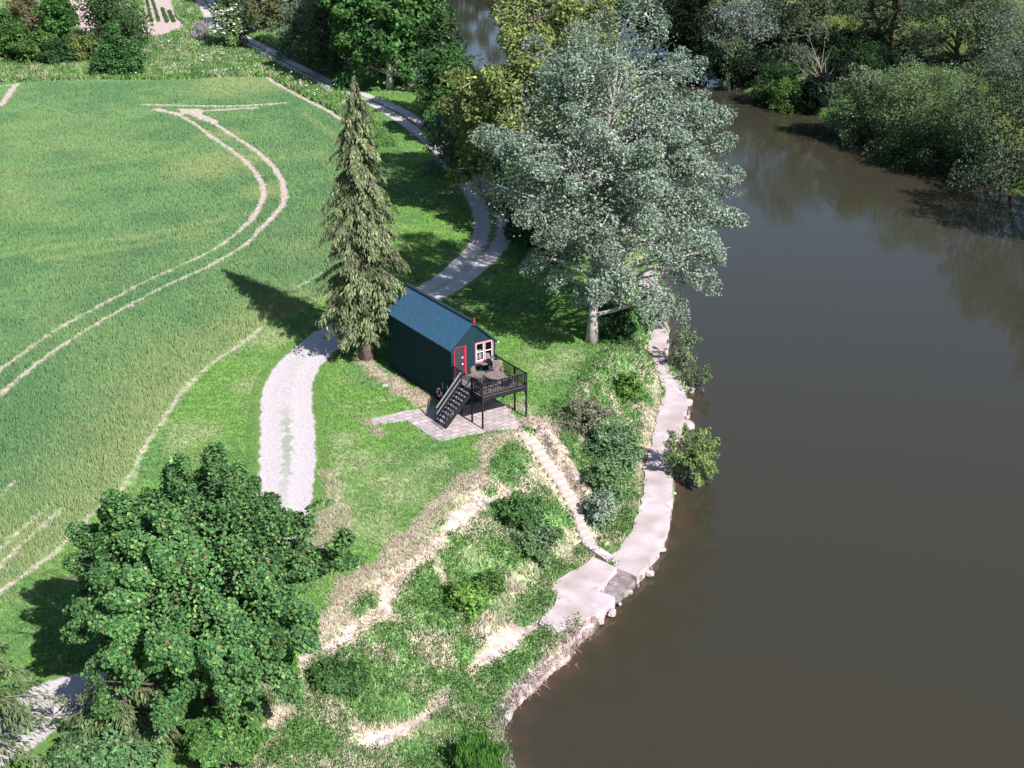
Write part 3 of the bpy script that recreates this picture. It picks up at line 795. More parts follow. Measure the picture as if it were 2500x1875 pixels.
def zones(P):
    """ground data per point: soil distance, field signed distance, plateau signed distance, dry amount, colour"""
    so = np.full(len(P), 9.0)
    for l, r in SOIL: so = np.minimum(so, dist_near(P, l, 4) - r)
    for p in SOILPOLY: so = np.minimum(so, sdist_near(P, p))
    fd = sdist(P, FIELD); pl = sdist(P, PLAT); lf = sdist(P, FARLAND); lw = sdist(P, LAND)
    n1 = fbm(P * .9, 31); n2 = fbm(P * .22, 32); n3 = fbm(P * .06, 33)
    dr = np.zeros(len(P))
    for l, r, s in DRY:
        d = dist_near(P, l, 5); dr = np.maximum(dr, s * smooth((.95 * r - d + (n1 - .5) * 2.0 * r) / (.5 * r)))
    lp = np.zeros(len(P))
    for p, r in LPATCH: lp = np.maximum(lp, smooth(1.2 - np.hypot(P[:, 0] - p[0], (P[:, 1] - p[1]) * .8) / r))
    lp = lp * (.2 + 1.1 * n1)
    lawn = lerp(lerp(GRASSC[None] + 0 * P[:, :1], GRASS2, smooth((n2 - .42) * 5) * .8), GRASSY, np.clip(smooth((n1 - .52) * 5) * .35 + lp, 0, .85))
    # field colour
    y = np.zeros(len(P))
    for p, r in YPATCH: y = np.maximum(y, smooth(1.15 - np.hypot(P[:, 0] - p[0], (P[:, 1] - p[1]) * .8) / r))
    y = np.maximum(y, .9 * smooth(1 + fd / 9) * (P[:, 1] < 95) * smooth((118 - P[:, 1]) / 30))
    fa = np.full(len(P), 9.0)
    for l in FAINT: fa = np.minimum(fa, dist_near(P, l, 3))
    y = np.maximum(y, .6 * smooth((.9 - fa) / .7))
    y = np.clip(y * (.35 + 1.2 * n1), 0, .95)
    crop = lerp(lerp(CROPC[None] + 0 * P[:, :1], CROP2, smooth((n2 - .4) * 4)), CROPY, np.maximum(y, smooth((n3 - .6) * 5) * .3))
    # rough ground: bank and hedge bottom
    rough = lerp(lerp(ROUGH[None] + 0 * P[:, :1], ROUGH2, smooth((n1 - .4) * 4)), DRYC, smooth((n1 * .6 + n2 * .5 - .54) * 7) * .7)
    col = np.where((fd < 0)[:, None], crop, lawn)
    bank = (pl > 0) & (lw < 0); t = smooth(pl / .8 + (n1 - .5))
    col = np.where(bank[:, None], lerp(col, rough, t), col)
    hb = (P[:, 1] > 0) & (fd > 0) & (P[:, 1] > 150 + .05 * P[:, 0]) & (P[:, 0] < -22 - (P[:, 1] - 180) * .25)
    col = np.where(hb[:, None], lerp(lawn * .6 + rough * .4, DRYC * .7, smooth((n1 - .62) * 5) * .4), col)
    far = lf < 0
    col = np.where(far[:, None], lerp(FARC[None] + 0 * P[:, :1], np.array([.30, .28, .12]), smooth((n3 - .45) * 4) * .8 * smooth((-lf - 22) / 14)), col)
    col = np.where((far & (lf > -7))[:, None], ROUGH * .6, col)
    col = lerp(col, lerp(DRYC[None] + 0 * P[:, :1], DRYC2, n1), dr)
    shore = (lw < 0) & (lw > -1.0) & (P[:, 1] < 74) & (pl > 1); col = np.where(shore[:, None], lerp(col, np.array([.36, .285, .275]) * (.6 + .8 * n1)[:, None], smooth((1.0 + lw - .5 * n1) * 2.2)), col)
    # bed of the river
    wet = (lw > 0) & (lf > 0); col = np.where(wet[:, None], np.array([.12, .09, .06]), col)
    return so, fd, pl, lf, lw, dr, n1, n2, col


gx = axis(-70, 22, .4, -1200, 1200); gy = axis(42, 200, .4, -60, 2600)
gx = np.unique(np.round(np.concatenate([gx, np.arange(0, 8.5, .14)]), 3)); gy = np.unique(np.round(np.concatenate([gy, np.arange(67.5, 79, .14)]), 3))
GX, GY = np.meshgrid(gx, gy); P2 = np.stack([GX.ravel(), GY.ravel()], 1)
so, fd, pl, lf, lw, dr, n1, n2, gcol = zones(P2)
gz = H(P2, (pl, lw, lf))
nx, ny = len(gx), len(gy)
ii = (np.arange(ny - 1)[:, None] * nx + np.arange(nx - 1)[None, :]).ravel()
gi = np.stack([ii, ii + 1, ii + nx + 1, ii + nx], 1).ravel()
me = np_mesh("ground", np.column_stack([P2, gz]), gi, 4, None, flat=False)
a_ = me.attributes.new("col", 'FLOAT_COLOR', 'POINT'); c4 = np.ones((len(P2), 4), np.float32); c4[:, :3] = gcol; a_.data.foreach_set("color", c4.ravel())
a_ = me.attributes.new("soil", 'FLOAT', 'POINT'); a_.data.foreach_set("value", np.clip(so, -3, 3).astype(np.float32))
me.shade_smooth()
tag(link("ground", me, M["ground"]), kind="structure")

# river
wx = axis(-60, 60, 1.0, -1200, 1200); wy = axis(30, 300, 1.0, -60, 2600)
WX, WY = np.meshgrid(wx, wy); PW = np.stack([WX.ravel(), WY.ravel()], 1)
dw = np.abs(dist_poly(PW, W)); nearm = PW[:, 1] < 120
sh = np.where(nearm, 1 - smooth(dw / 1.7), .3 * (1 - smooth(dw / 2)))
jj = (np.arange(len(wy) - 1)[:, None] * len(wx) + np.arange(len(wx) - 1)[None, :]).ravel()
me = np_mesh("river", np.column_stack([PW, np.full(len(PW), ZW)]), np.stack([jj, jj + 1, jj + len(wx) + 1, jj + len(wx)], 1).ravel(), 4, None, flat=False)
a_ = me.attributes.new("shallow", 'FLOAT', 'POINT'); a_.data.foreach_set("value", sh.astype(np.float32))
tag(link("river", me, M["water"]), kind="structure")

# ------------------------------------------------------------------ farm track
TRACK_PX = [(478, -30), (500, 0), (530, 54), (586, 93), (640, 120), (687, 149), (751, 181), (814, 212), (880, 235), (944, 262), (1016, 305), (1088, 362), (1142, 427),
            (1179, 470), (1198, 510), (1205, 548), (1193, 597), (1146, 648), (1090, 692), (1035, 722), (950, 760), (870, 792), (811, 821), (765, 858), (722, 902), (702, 955),
            (700, 1012), (702, 1072), (700, 1150), (680, 1260), (625, 1385), (545, 1500), (430, 1610), (250, 1675), (120, 1716), (40, 1785), (-100, 1870)]
TC = resample(pts(TRACK_PX), .5)
TW = np.interp(TC[:, 1], [40, 60, 78, 90, 110, 130, 180, 260], [1.7, 1.75, 1.95, 1.75, 1.9, 2.2, 1.7, 2.0])
tt = np.gradient(TC, axis=0); tt /= np.linalg.norm(tt, axis=1)[:, None]; tnn = np.stack([-tt[:, 1], tt[:, 0]], 1)
us = np.linspace(-1.25, 1.25, 13); V = []
for k in range(len(TC)):
    for u in us: V.append((TC[k, 0] + tnn[k, 0] * u * TW[k], TC[k, 1] + tnn[k, 1] * u * TW[k], .03 - .02 * abs(u) + .02 * math.cos(u * 6.3)))
nu = len(us); kk = (np.arange(len(TC) - 1)[:, None] * nu + np.arange(nu - 1)[None]).ravel()
me = np_mesh("track", np.array(V), np.stack([kk, kk + 1, kk + nu + 1, kk + nu], 1).ravel(), 4, None, flat=False)
a_ = me.attributes.new("u", 'FLOAT', 'POINT'); a_.data.foreach_set("value", np.tile(us, len(TC)).astype(np.float32))
mid = np.interp(TC[:, 1], [60, 70, 74, 78, 82, 92, 108, 116, 128, 150, 170, 260], [.1, .2, .5, .5, .05, .1, .3, .9, 1.0, 1.0, .9, .9])
a_ = me.attributes.new("mid", 'FLOAT', 'POINT'); a_.data.foreach_set("value", np.repeat(mid, nu).astype(np.float32))
me.shade_smooth(); tag(link("track", me, M["gravel"]), kind="structure")


# ------------------------------------------------------------------ paved area, river path, pad
def slab(name, poly, top, thick, m, jag=0.0, step=.5, seed=0, kind="structure", lip=0.0):
    rng = np.random.default_rng(seed); P = []
    n = len(poly)
    for k in range(n):
        a = poly[k]; b = poly[(k + 1) % n]; mm = max(1, int(np.hypot(*(b - a)[:2]) / step))
        for j in range(mm): P.append(a + (b - a) * j / mm)
    P = np.array(P)
    if jag: P[:, :2] += rng.normal(0, jag, (len(P), 2))
    n = len(P); vs = [(p[0], p[1], top) for p in P] + [(p[0], p[1], top - thick) for p in P]
    area = sum(P[k][0] * P[(k + 1) % n][1] - P[(k + 1) % n][0] * P[k][1] for k in range(n))
    order = list(range(n)) if area > 0 else list(range(n))[::-1]
    fs = [order] + [[i + n for i in order[::-1]]] + [[order[k], order[k] + n, order[(k + 1) % n] + n, order[(k + 1) % n]] for k in range(n)]
    q = MB().add(vs, fs); o = q.build(name, m)
    return tag(o, kind=kind) if kind else o


PATIO_PX = [(903, 1024), (945, 1014), (990, 1004), (1035, 996), (1085, 985), (1130, 960), (1230, 985), (1268, 1030), (1270, 1041), (1200, 1052), (1130, 1064), (1070, 1076), (1030, 1052), (995, 1027), (950, 1030), (912, 1038)]
RZ = math.atan2(.5446, .8387); HO = np.array([-3.72, 80.79, 0.0])
pp = pts(PATIO_PX, .04); cR, sR = math.cos(RZ), math.sin(RZ)
loc_ = np.array([[(p[0] - HO[0]) * cR + (p[1] - HO[1]) * sR, -(p[0] - HO[0]) * sR + (p[1] - HO[1]) * cR, 0] for p in pp])
o = slab("patio", loc_, .05, .2, M["paving"], .03, .45, 3); o.location = HO; o.rotation_euler = (0, 0, RZ)
slab("riverside_path", PATH, ZS + .07, 1.0, M["concrete"], .09, .5, 4)
slab("landing_pad", PAD, ZS + .11, 1.0, M["concrete"], .10, .6, 5)
slab("landing_gap", GAP, ZS - .22, .7, M["rubble"], .08, .4, 6)
SLAB = pts([(1426, 1331), (1446, 1324), (1494, 1355), (1482, 1369)], ZS + .2)
tag(slab("stone_slab", SLAB, ZS + .22, .22, M["concrete"], .01, .8, 7, None), "pale rectangular concrete slab at the foot of the stone steps", "slab")


def rock(name, label, p, s, seed, m="stone", cat="rock", group=None):
    rng = np.random.default_rng(seed); q = MB(); n, mrings = 9, 6; vs = []; fs = []
    for k in range(mrings + 1):
        th = math.pi * k / mrings
        for i in range(n):
            ph = 2 * math.pi * i / n; vs.append(np.array([math.sin(th) * math.cos(ph), math.sin(th) * math.sin(ph), math.cos(th)]))
    vs = np.array(vs); vs *= (.75 + .5 * vnoise(vs * 1.7 + seed * 3.1, seed))[:, None]; vs = np.clip(vs, -.8, .72) * np.array(s)
    fs = [[k * n + i, (k + 1) * n + i, (k + 1) * n + (i + 1) % n, k * n + (i + 1) % n] for k in range(mrings) for i in range(n)]
    q.add(vs, fs); o = q.build(name, M[m]); o.location = p; o.rotation_euler = (0, 0, rng.uniform(0, 6)); return o if label is None else tag(o, label, cat, group)


# flight of steps down the bank: each stone a part
st = thing("stone_steps", "flight of pale stone steps cut into the dry grass bank below the deck", "steps", STEPL[0])
SLn = []
cum = np.concatenate([[0], np.cumsum(np.linalg.norm(np.diff(STEPL, axis=0), axis=1))])
rng = np.random.default_rng(3)
for i in range(19):
    s = cum[-1] * (i + .3) / 19
    if 15.2 < i < 15.9: continue
    p = np.array([np.interp(s, cum, STEPL[:, j]) for j in range(3)]); p2 = np.array([np.interp(s + .2, cum, STEPL[:, j]) for j in range(3)])
    a = math.atan2(p2[1] - p[1], p2[0] - p[0]) + rng.normal(0, .12); w, d = rng.uniform(.34, .5), rng.uniform(.17, .24)
    q = MB(); n = 10; ring = []
    for k in range(n):
        t = 2 * math.pi * k / n; cx_, cy_ = math.cos(t), math.sin(t); e = (abs(cx_) ** 4 + abs(cy_) ** 4) ** -.25
        ring.append((d * cx_ * e * rng.uniform(.85, 1.1), w * cy_ * e * rng.uniform(.9, 1.08)))
    vs = [(x, y, .06) for x, y in ring] + [(x * 1.03, y * 1.03, -.2) for x, y in ring]
    q.add(vs, [list(range(n)), list(range(2 * n - 1, n - 1, -1))] + [[k, k + n, (k + 1) % n + n, (k + 1) % n] for k in range(n)])
    o = q.build("step", M["step"], st); o.location = p - STEPL[0]; o.rotation_euler = (0, 0, a)

for i, (x, y, z, s, lab) in enumerate([
    (1490, 951, ZW, (.55, .4, .4), None),
    (1683, 950, ZW + .15, (.5, .35, .38), "pale squarish rock below the small willow shrub at the water's edge"),
    (1641, 917, ZS - .1, (.3, .55, .3), "whitish boulder set in the river edge of the path beside the two small willows"),
    (1676, 983, ZW + .2, (.3, .5, .35), "flat grey stone on the outer bend of the river path"),
    (1680, 1039, ZW + .1, (.6, .45, .42), "pale rock poking out above the big willow shrub on the path edge"),
    (1222, 1728, ZW + .35, (.38, .22, .25), "small white rock on the bank where the dirt track meets the water"),
    (1241, 1748, ZW + .2, (.22, .42, .3), "tall white stone standing at the waterline by the root tangle"),
    (1192, 1802, ZW + .4, (.45, .35, .2), "flat pale stone on the shore above the reed clump"),
    (1070, 1741, None, (.32, .22, .2), "white rock on the bare earth line across the lower bank"),
    (946, 1806, None, (.22, .34, .2), "upright pale rock at the lower end of the bare earth line"),
    (929, 1812, None, (.25, .25, .2), "rounded grey rock beside the upright pale rock on the earth line"),
    (985, 1787, None, (.2, .15, .12), "small pale stone midway along the bare earth line"),
    (1155, 1557, None, (.17, .14, .14), "small dark-shadowed white stone on the grassy lower bank"),
    (940, 942, None, (.26, .2, .14), "white stone in the dry strip between the conifer and the hut"),
    (925, 908, None, (.2, .22, .12), "pale stone near the conifer trunk in the dry strip"),
]):
    if lab is None: continue
    p = at(x, y, z) if z is not None else ground(x, y)
    rock("rock", lab, p, s, 100 + i, group="rocks on the bank and shore")

# stone edging of the river path: rough blocks along the water
rng = np.random.default_rng(8)
q = thing("river_edging", "rough pale stone edging along the waterline of the river path", "stone edging", PATH[0])
eb = [(1501, 1478), (1466, 1501), (1440, 1512), (1401, 1526), (1370, 1558)], [(1551, 1411), (1576, 1386), (1600, 1345), (1624, 1305)], [(1643, 1186), (1632, 1151)], [(1662, 1048), (1672, 1021), (1676, 980), (1668, 948)], [(1511, 1456), (1551, 1411)]
ns = 0
for l in eb:
    L = resample(pts(l, ZS), .8)
    for p in L[:-1]:
        o = rock("stone", None, p - PATH[0] + np.array([rng.normal(.02, .08), rng.normal(-.02, .08), -.28 - .22 * rng.random()]), rng.uniform((.10, .10, .14), (.40, .24, .26)) * (1.0 if rng.random() < .6 else .5), 400 + ns, 'stone' if rng.random() < .6 else 'rubble'); o.parent = q; ns += 1
# roots and drift wood on the shore
rt = MB(); rng = np.random.default_rng(9)
shore = resample(pts([(1240, 1775), (1250, 1735), (1295, 1690), (1350, 1640), (1395, 1605), (1415, 1570), (1450, 1538)], ZW + .35), .25)
for p in shore:
    for k in range(3):
        d = np.array([.45, .1, -.1]) + rng.normal(0, .7, 3) * np.array([1, 1, .3]); l = rng.uniform(.12, .38); a = p + rng.normal(0, .18, 3) * np.array([1, 1, .6]) - np.array([.2, -.1, 0])
        rt.tube([a, a + d * l * .5 + rng.normal(0, .06, 3) + np.array([0, 0, .08]), a + d * l - np.array([0, 0, .15])], [.02, .014, .006], 4, False)
tag(rt.build("root_tangle", M["deadwood"]), "tangle of bare greyish roots along the eroded lower shore", "roots", kind="stuff")

# ================================================================== HUT
HW, HL, ZE, ZR = 3.15, 8.1, 4.0, 5.46
hut = thing("riverside_hut", "dark green boarded hut with blue-green pitched roof beside tall conifer", "hut", HO, RZ)
q = MB()
z0 = -.3
q.box(0, .06, 0, HL, z0, ZE); q.box(HW - .06, HW, 0, HL, z0, ZE)
for y0, y1 in ((0, .06), (HL - .06, HL)):
    # gable ends as boards
    nb = 21
    for k in range(nb):
        xa, xb = .06 + (HW - .12) * k / nb, .06 + (HW - .12) * (k + 1) / nb - .006
        za = ZE + (ZR - ZE) * (1 - abs(xa - HW / 2) / (HW / 2)); zb = ZE + (ZR - ZE) * (1 - abs(xb - HW / 2) / (HW / 2))
        pr = .004 * (k % 2); ya = y0 - (pr if y0 == 0 else 0); yb = y1 + (pr if y0 > 0 else 0)
        if y0 == 0:
            # leave the door and window openings free
            xm = (xa + xb) / 2
            segs = [(z0, None)]
            if .2 < xm < 1.05: segs = [(z0, 2.1), (4.04, None)]
            elif 1.76 < xm < 2.98: segs = [(z0, 2.78), (4.02, None)]
        else: segs = [(z0, None)]
        for s0, s1 in segs:
            ta, tb = (za, zb) if s1 is None else (s1, s1)
            if ta <= s0 or tb <= s0: continue
            vs = [(xa, ya, s0), (xb, ya, s0), (xb, yb, s0), (xa, yb, s0), (xa, ya, ta), (xb, ya, tb), (xb, yb, tb), (xa, yb, ta)]
            q.add(vs, [[3, 2, 1, 0], [4, 5, 6, 7], [0, 1, 5, 4], [1, 2, 6, 5], [2, 3, 7, 6], [3, 0, 4, 7]])
for k in range(58):   # board edges on the long walls
    y = .07 + (HL - .14) * k / 57
    for x0, x1 in ((-.012, 0), (HW, HW + .012)):
        q.box(x0, x1, y - .05, y + .05 - .012, z0, ZE - .02)
q.build("wall", M["hut_paint"], hut)
q = MB()
for x in (-.02, HW - .07):
    MB().box(x, x + .09, -.03, -.006, z0, ZE - .04).build("corner_board", M["hut_trim"], hut)
MB().box(.07, HW - .07, .07, HL - .07, 2.0, 2.06).build("inner_floor", M["deckfloor"], hut)
# roof: two corrugated slopes
sl = (ZR - ZE) / (HW / 2)
for s in (-1, 1):
    q = MB(); xe = HW / 2 + .13; n = 40; Y0, Y1 = -.10, HL + .1
    nyy = 84
    vs = []; fs = []
    for k in range(nyy + 1):
        y = Y0 + (Y1 - Y0) * k / nyy; dz = .018 * (1 if k % 2 else 0)
        vs += [(HW / 2 + s * .0, y, ZR + .055 + dz), (HW / 2 + s * xe, y, ZR + .055 + dz - xe * sl), (HW / 2, y, ZR + .01), (HW / 2 + s * xe, y, ZR + .01 - xe * sl)]
    for k in range(nyy):
        a = 4 * k; b = a + 4
        f4 = [[a, a + 1, b + 1, b], [a + 2, b + 2, b + 3, a + 3], [a + 1, a + 3, b + 3, b + 1]]
        fs += f4
    fs += [[0, 2, 3, 1], [4 * nyy, 4 * nyy + 1, 4 * nyy + 3, 4 * nyy + 2]]
    q.add(vs, fs); rf = q.build("roof", M["roof"], hut)
    if s < 0:
        MB().beam((HW / 2, -.13, ZR + .085), (HW / 2, HL + .13, ZR + .085), .24, .05).build("ridge_cap", M["ridge"], rf)
for s in (-1, 1):
    MB().beam((HW / 2, -.115, ZR - .03), (HW / 2 + s * (HW / 2 + .12), -.115, ZR - .03 - (HW / 2 + .12) * sl), .025, .11).build("barge_board", M["hut_trim"], hut)
g = MB().tube([(HW + .17, -.1, ZE - .15), (HW + .17, HL + .1, ZE - .15)], .045, 8).build("gutter", M["hut_trim"], hut)
MB().tube([(HW + .17, -.16, ZE - .15), (HW + .17, -.101, ZE - .15)], .055, 8).build("gutter_end", M["white"], g)
MB().lathe([(0, -.28), (.05, -.2), (.02, -.12), (.07, -.05), (.09, .02), (.04, .1), (.05, .16), (.01, .32), (0, .34)], (HW / 2, -.14, ZR + .06), 10).build("finial", M["red"], hut, True)
# door, red frame
d = MB()
for k in range(5): d.box(.24 + k * .138, .24 + k * .138 + .132, .012, .05, 2.1, 3.99)
d.box(.235, .925, .05, .055, 2.1, 3.99)
d = d.build("door", M["door"], hut)
for z in (3.30, 2.86):
    MB().box(.76, .84, -.012, .011, z - .05, z + .05).tube([(.80, -.03, z), (.70, -.05, z + .01)], .018, 6).build("handle", M["white"], d)
q = MB().box(.93, 1.06, -.022, .058, 2.1, 4.02).box(.19, .235, -.022, .058, 2.1, 4.02).box(.19, 1.06, -.024, .058, 4.02, 4.06)
q.build("door_frame", M["red"], hut)
# window: pink frame, white sash bars, sill, panes
w = MB().box(1.70, 1.79, -.02, .06, 2.80, 4.05).box(2.95, 3.04, -.02, .06, 2.80, 4.05).box(1.79, 2.95, -.018, .06, 3.98, 4.05).box(2.33, 2.42, -.022, .06, 2.80, 3.98)
w = w.build("window", M["pink"], hut)
for x0, x1 in ((1.79, 2.33), (2.42, 2.95)):
    s = MB().box(x0, x0 + .035, 0, .05, 2.80, 3.98).box(x1 - .035, x1, 0, .05, 2.80, 3.98).box(x0 + .035, x1 - .035, 0, .05, 2.80, 2.85).box(x0 + .035, x1 - .035, 0, .05, 3.94, 3.98).box(x0 + .035, x1 - .035, -.003, .048, 3.37, 3.41)
    s.build("sash", M["white"], w)
    MB().box(x0 + .03, x1 - .03, .022, .03, 2.82, 3.96).build("pane", M["glass"], w)
MB().box(1.66, 3.08, -.10, .06, 2.70, 2.795).build("sill", M["pink"], w)
# white café curtain and things on the inner sill seen through the lower panes
rng = np.random.default_rng(2); q = MB()
for x0, x1, h in ((1.86, 1.98, .5), (1.99, 2.05, .28), (2.1, 2.3, .38), (2.48, 2.62, .33), (2.66, 2.86, .25), (2.2, 2.32, .62)):
    q.box(x0, x1, .14 + .1 * rng.random(), .26 + .1 * rng.random(), 2.82, 2.82 + h)
q.build("sill_ornaments", M["white"], w)

# ================================================================== DECK with stairs
DZ, DD = 2.10, 3.58
deck = thing("timber_deck", "dark stained timber deck on tall posts in front of the hut", "deck", HO, RZ)
q = MB(); nb = 25
for k in range(nb):
    y0 = -DD + (DD - .02) * k / nb; q.box(.02, HW - .02, y0, y0 + (DD - .02) / nb - .012, DZ - .04, DZ)
q.build("floor", M["deckfloor"], deck)
q = MB().box(-.03, HW + .03, -DD - .05, -DD - .003, DZ - .24, DZ + .004).box(-.03, .017, -DD, -.02, DZ - .24, DZ - .002).box(HW - .017, HW + .03, -DD, -.02, DZ - .24, DZ - .002)
for y in (-.5, -1.5, -2.4, -3.2): q.box(.02, HW - .02, y - .03, y + .03, DZ - .2, DZ - .042)
q.box(1.5, 1.57, -DD - .06, -DD + .2, DZ - .36, DZ - .242)
q.build("fascia", M["deckwood"], deck)
RH = 2.97
for x, y, zb, zt in ((0, -DD - .01, 0, RH), (HW, -DD - .01, 0, RH), (0, -2.38, 0, RH), (HW, -2.3, 0, RH), (0, -1.12, 0, RH), (0, -.06, DZ - .2, RH), (HW, -.06, 0, RH)):
    MB().box(x - .045, x + .045, y - .045, y + .045, zb, zt).box(x - .06, x + .06, y - .06, y + .06, zt, zt + .03).build("post", M["deckwood"], deck)
for x, y, dy in ((0, -DD - .01, 1), (HW, -DD - .01, 1)):
    MB().beam((x, y + .03, DZ - .55), (x, y + .45, DZ - .2), .05, .06).build("knee_brace", M["deckwood"], deck)


def rail(a, b, panel=0, mesh=False):
    a = np.array(a, float); b = np.array(b, float); q = MB(); q.beam(a + (0, 0, RH - .02), b + (0, 0, RH - .02), .09, .05); q.beam(a + (0, 0, DZ + .12), b + (0, 0, DZ + .12), .05, .05)
    l = np.linalg.norm(b - a); n = int(l / .115)
    for k in range(1, n):
        p = a + (b - a) * k / n; q.box(p[0] - .014, p[0] + .014, p[1] - .014, p[1] + .014, DZ + .13, RH - .04)
    q.build("railing", M["deckwood"], deck)


e = .05
rail((e, -DD - .01, 0), (HW - e, -DD - .01, 0)); rail((0, -DD + e, 0), (0, -2.38 - e, 0)); rail((HW, -DD + e, 0), (HW, -2.3 - e, 0)); rail((HW, -2.3 + e, 0), (HW, -.06 - e, 0)); rail((0, -1.12 + e, 0), (0, -.06 - e, 0))
stair = MB(); XS, YA, YB = -1.88, -2.33, -1.17
S = bpy.data.objects.new("staircase", None); COL.objects.link(S); S.parent = deck
for y in (YA, YB):
    MB().beam((-.02, y, DZ - .12), (XS, y, .10), .05, .24, (0, 0, 1)).build("stringer", M["deckwood"], S)
for k in range(9):
    t = (k + .7) / 9.6; x = -.02 + (XS + .02) * t; z = DZ - .03 - (DZ - .1) * t
    MB().box(x - .115, x + .115, YA + .03, YB - .03, z - .035, z).build("tread", M["tread"], S)
for y, nm in ((YA - .02, "handrail"), (YB + .02, "handrail")):
    q = MB().beam((-.03, y, RH - .08), (XS + .05, y, .93), .05, .07)
    q.beam((-.03, y, RH - .5), (XS + .05, y, .5), .03, .05)
    q.build(nm, M["tread"] if y > -1.5 else M["deckwood"], S)
    MB().box(XS - .01, XS + .08, y - .045, y + .045, 0, 1.0).build("newel_post", M["deckwood"], S)
# dark boarded panel closing the far side of the stairs
MB().add([(-.03, YB + .06, DZ - .3), (XS + .09, YB + .06, .05), (XS + .09, YB + .06, .9), (-.03, YB + .06, RH - .15), (-.03, YB + .085, DZ - .3), (XS + .09, YB + .085, .05), (XS + .09, YB + .085, .9), (-.03, YB + .085, RH - .15)],
         [[0, 1, 2, 3], [7, 6, 5, 4], [0, 4, 5, 1], [1, 5, 6, 2], [2, 6, 7, 3], [3, 7, 4, 0]]).build("side_panel", M["deckwood"], S)
MB().box(XS - .22, XS - .12, YA - .05, YB + .15, .05, .12).build("bottom_step", M["tread"], S)


def hp(x, y, z=0.0):
    return np.array([HO[0] + x * cR - y * sR, HO[1] + x * sR + y * cR, z])


# ------------------------------------------------------------------ deck furniture
t = thing("garden_table", "round weathered wooden table in the middle of the deck", "table", hp(1.58, -2.5, DZ), RZ)
top = MB()
for k in range(9):   # planks of the round top, with the joint down the middle
    x0, x1 = -.6 + 1.2 * k / 9, -.6 + 1.2 * (k + 1) / 9 - (.02 if k == 4 else .008)
    n = 6; xs = np.linspace(x0, x1, n); yt = np.sqrt(np.maximum(.6 ** 2 - xs ** 2, .002))
    ring = [(x, y) for x, y in zip(xs, yt)] + [(x, -y) for x, y in zip(xs[::-1], yt[::-1])]
    m_ = len(ring); top.add([(x, y, .74) for x, y in ring] + [(x, y, .70) for x, y in ring], [list(range(m_))[::-1], list(range(m_, 2 * m_))] + [[i, (i + 1) % m_, (i + 1) % m_ + m_, i + m_] for i in range(m_)])
top.build("table_top", M["teak"], t)
MB().beam((-.5, 0, .67), (.5, 0, .67), .07, .05).beam((0, -.5, .67), (0, .5, .67), .07, .05).build("apron", M["darkteak"], t)
for a in (45, 135, 225, 315):
    c_, s_ = math.cos(D2R(a)), math.sin(D2R(a)); MB().beam((.42 * c_, .42 * s_, .69), (.46 * c_, .46 * s_, 0), .06, .06).build("leg", M["darkteak"], t)


def chair(label, x, y, rot, mm="teak", lean=.16):
    t = thing("garden_chair", label, "chair", hp(x, y, DZ), RZ + D2R(rot), "slatted wooden chairs round the deck table")
    m = M[mm]     # chair faces local -y
    q = MB()
    for k in range(7): q.box(-.25, .25, -.25 + k * .07, -.25 + k * .07 + .055, .42, .445)
    q.build("seat", m, t)
    q = MB()
    for k in range(7):
        xx = -.22 + k * .0733; q.beam((xx, .25, .47), (xx, .25 + lean, .95), .042, .016, (0, 1, 0))
    q.beam((-.27, .25 + lean, .97), (.27, .25 + lean, .97), .04, .06).beam((-.27, .25, .46), (.27, .25, .46), .03, .05); q.build("backrest", m, t)
    for sx in (-1, 1):
        MB().beam((sx * .27, -.24, 0), (sx * .27, -.24, .64), .045, .045).build("leg", m, t)
        MB().beam((sx * .27, .28, 0), (sx * .27, .25 + lean, .98), .045, .045).build("leg", m, t)
        MB().box(sx * .27 - .035, sx * .27 + .035, -.29, .30, .64, .665).build("armrest", m, t)
    return t


chair("slatted wooden chair standing between round table and barbecue", 2.45, -1.5, -25)
chair("slatted wooden chair tilted back near the hut door", 1.05, -1.62, 35, lean=.24)
chair("dark wooden armchair beside the top of the stairs", .42, -2.85, 95, "darkteak")
chair("dark wooden armchair in the front corner of the deck", 2.25, -3.18, 205, "darkteak")
t = thing("kettle_barbecue", "round black kettle barbecue with pale shiny lid top by the hut window", "barbecue", hp(2.5, -.62, DZ), RZ)
MB().lathe([(0, .50), (.15, .52), (.27, .62), (.31, .76), (.315, .80)], n=24).build("bowl", M["black"], t, True)
l = MB().lathe([(.33, .80), (.325, .88), (.27, 1.02), (.15, 1.10), (0, 1.12)], n=24).build("lid", M["black"], t, True)
MB().lathe([(.275, 1.015), (.16, 1.10), (.10, 1.115), (0, 1.13)], n=24).build("lid_top", M["steel"], l, True)
MB().torus(.07, .015, ((0, 180),), 6, (0, 0, 1.10), 'x').build("handle", M["black"], l)
for a in (90, 210, 330):
    c_, s_ = math.cos(D2R(a)), math.sin(D2R(a)); MB().tube([(.2 * c_, .2 * s_, .58), (.34 * c_, .34 * s_, .0)], .018, 6).build("leg", M["steel"], t)
MB().box(-.75, -.36, -.18, .18, .72, .75).beam((-.72, 0, .72), (-.3, 0, .62), .03, .03).build("side_shelf", M["deckfloor"], t)
t = thing("lifebuoy", "red and white lifebuoy ring hung on the dark side wall near the stairs", "lifebuoy", hp(-.09, 1.38, .66), RZ)
MB().torus(.245, .066, ((0, 360),), 12).build("ring", M["white"], t, True)
for a in (20, 110, 200, 290): MB().torus(.245, .073, ((a, a + 42),), 12).build("red_band", M["buoy_red"], t, True)
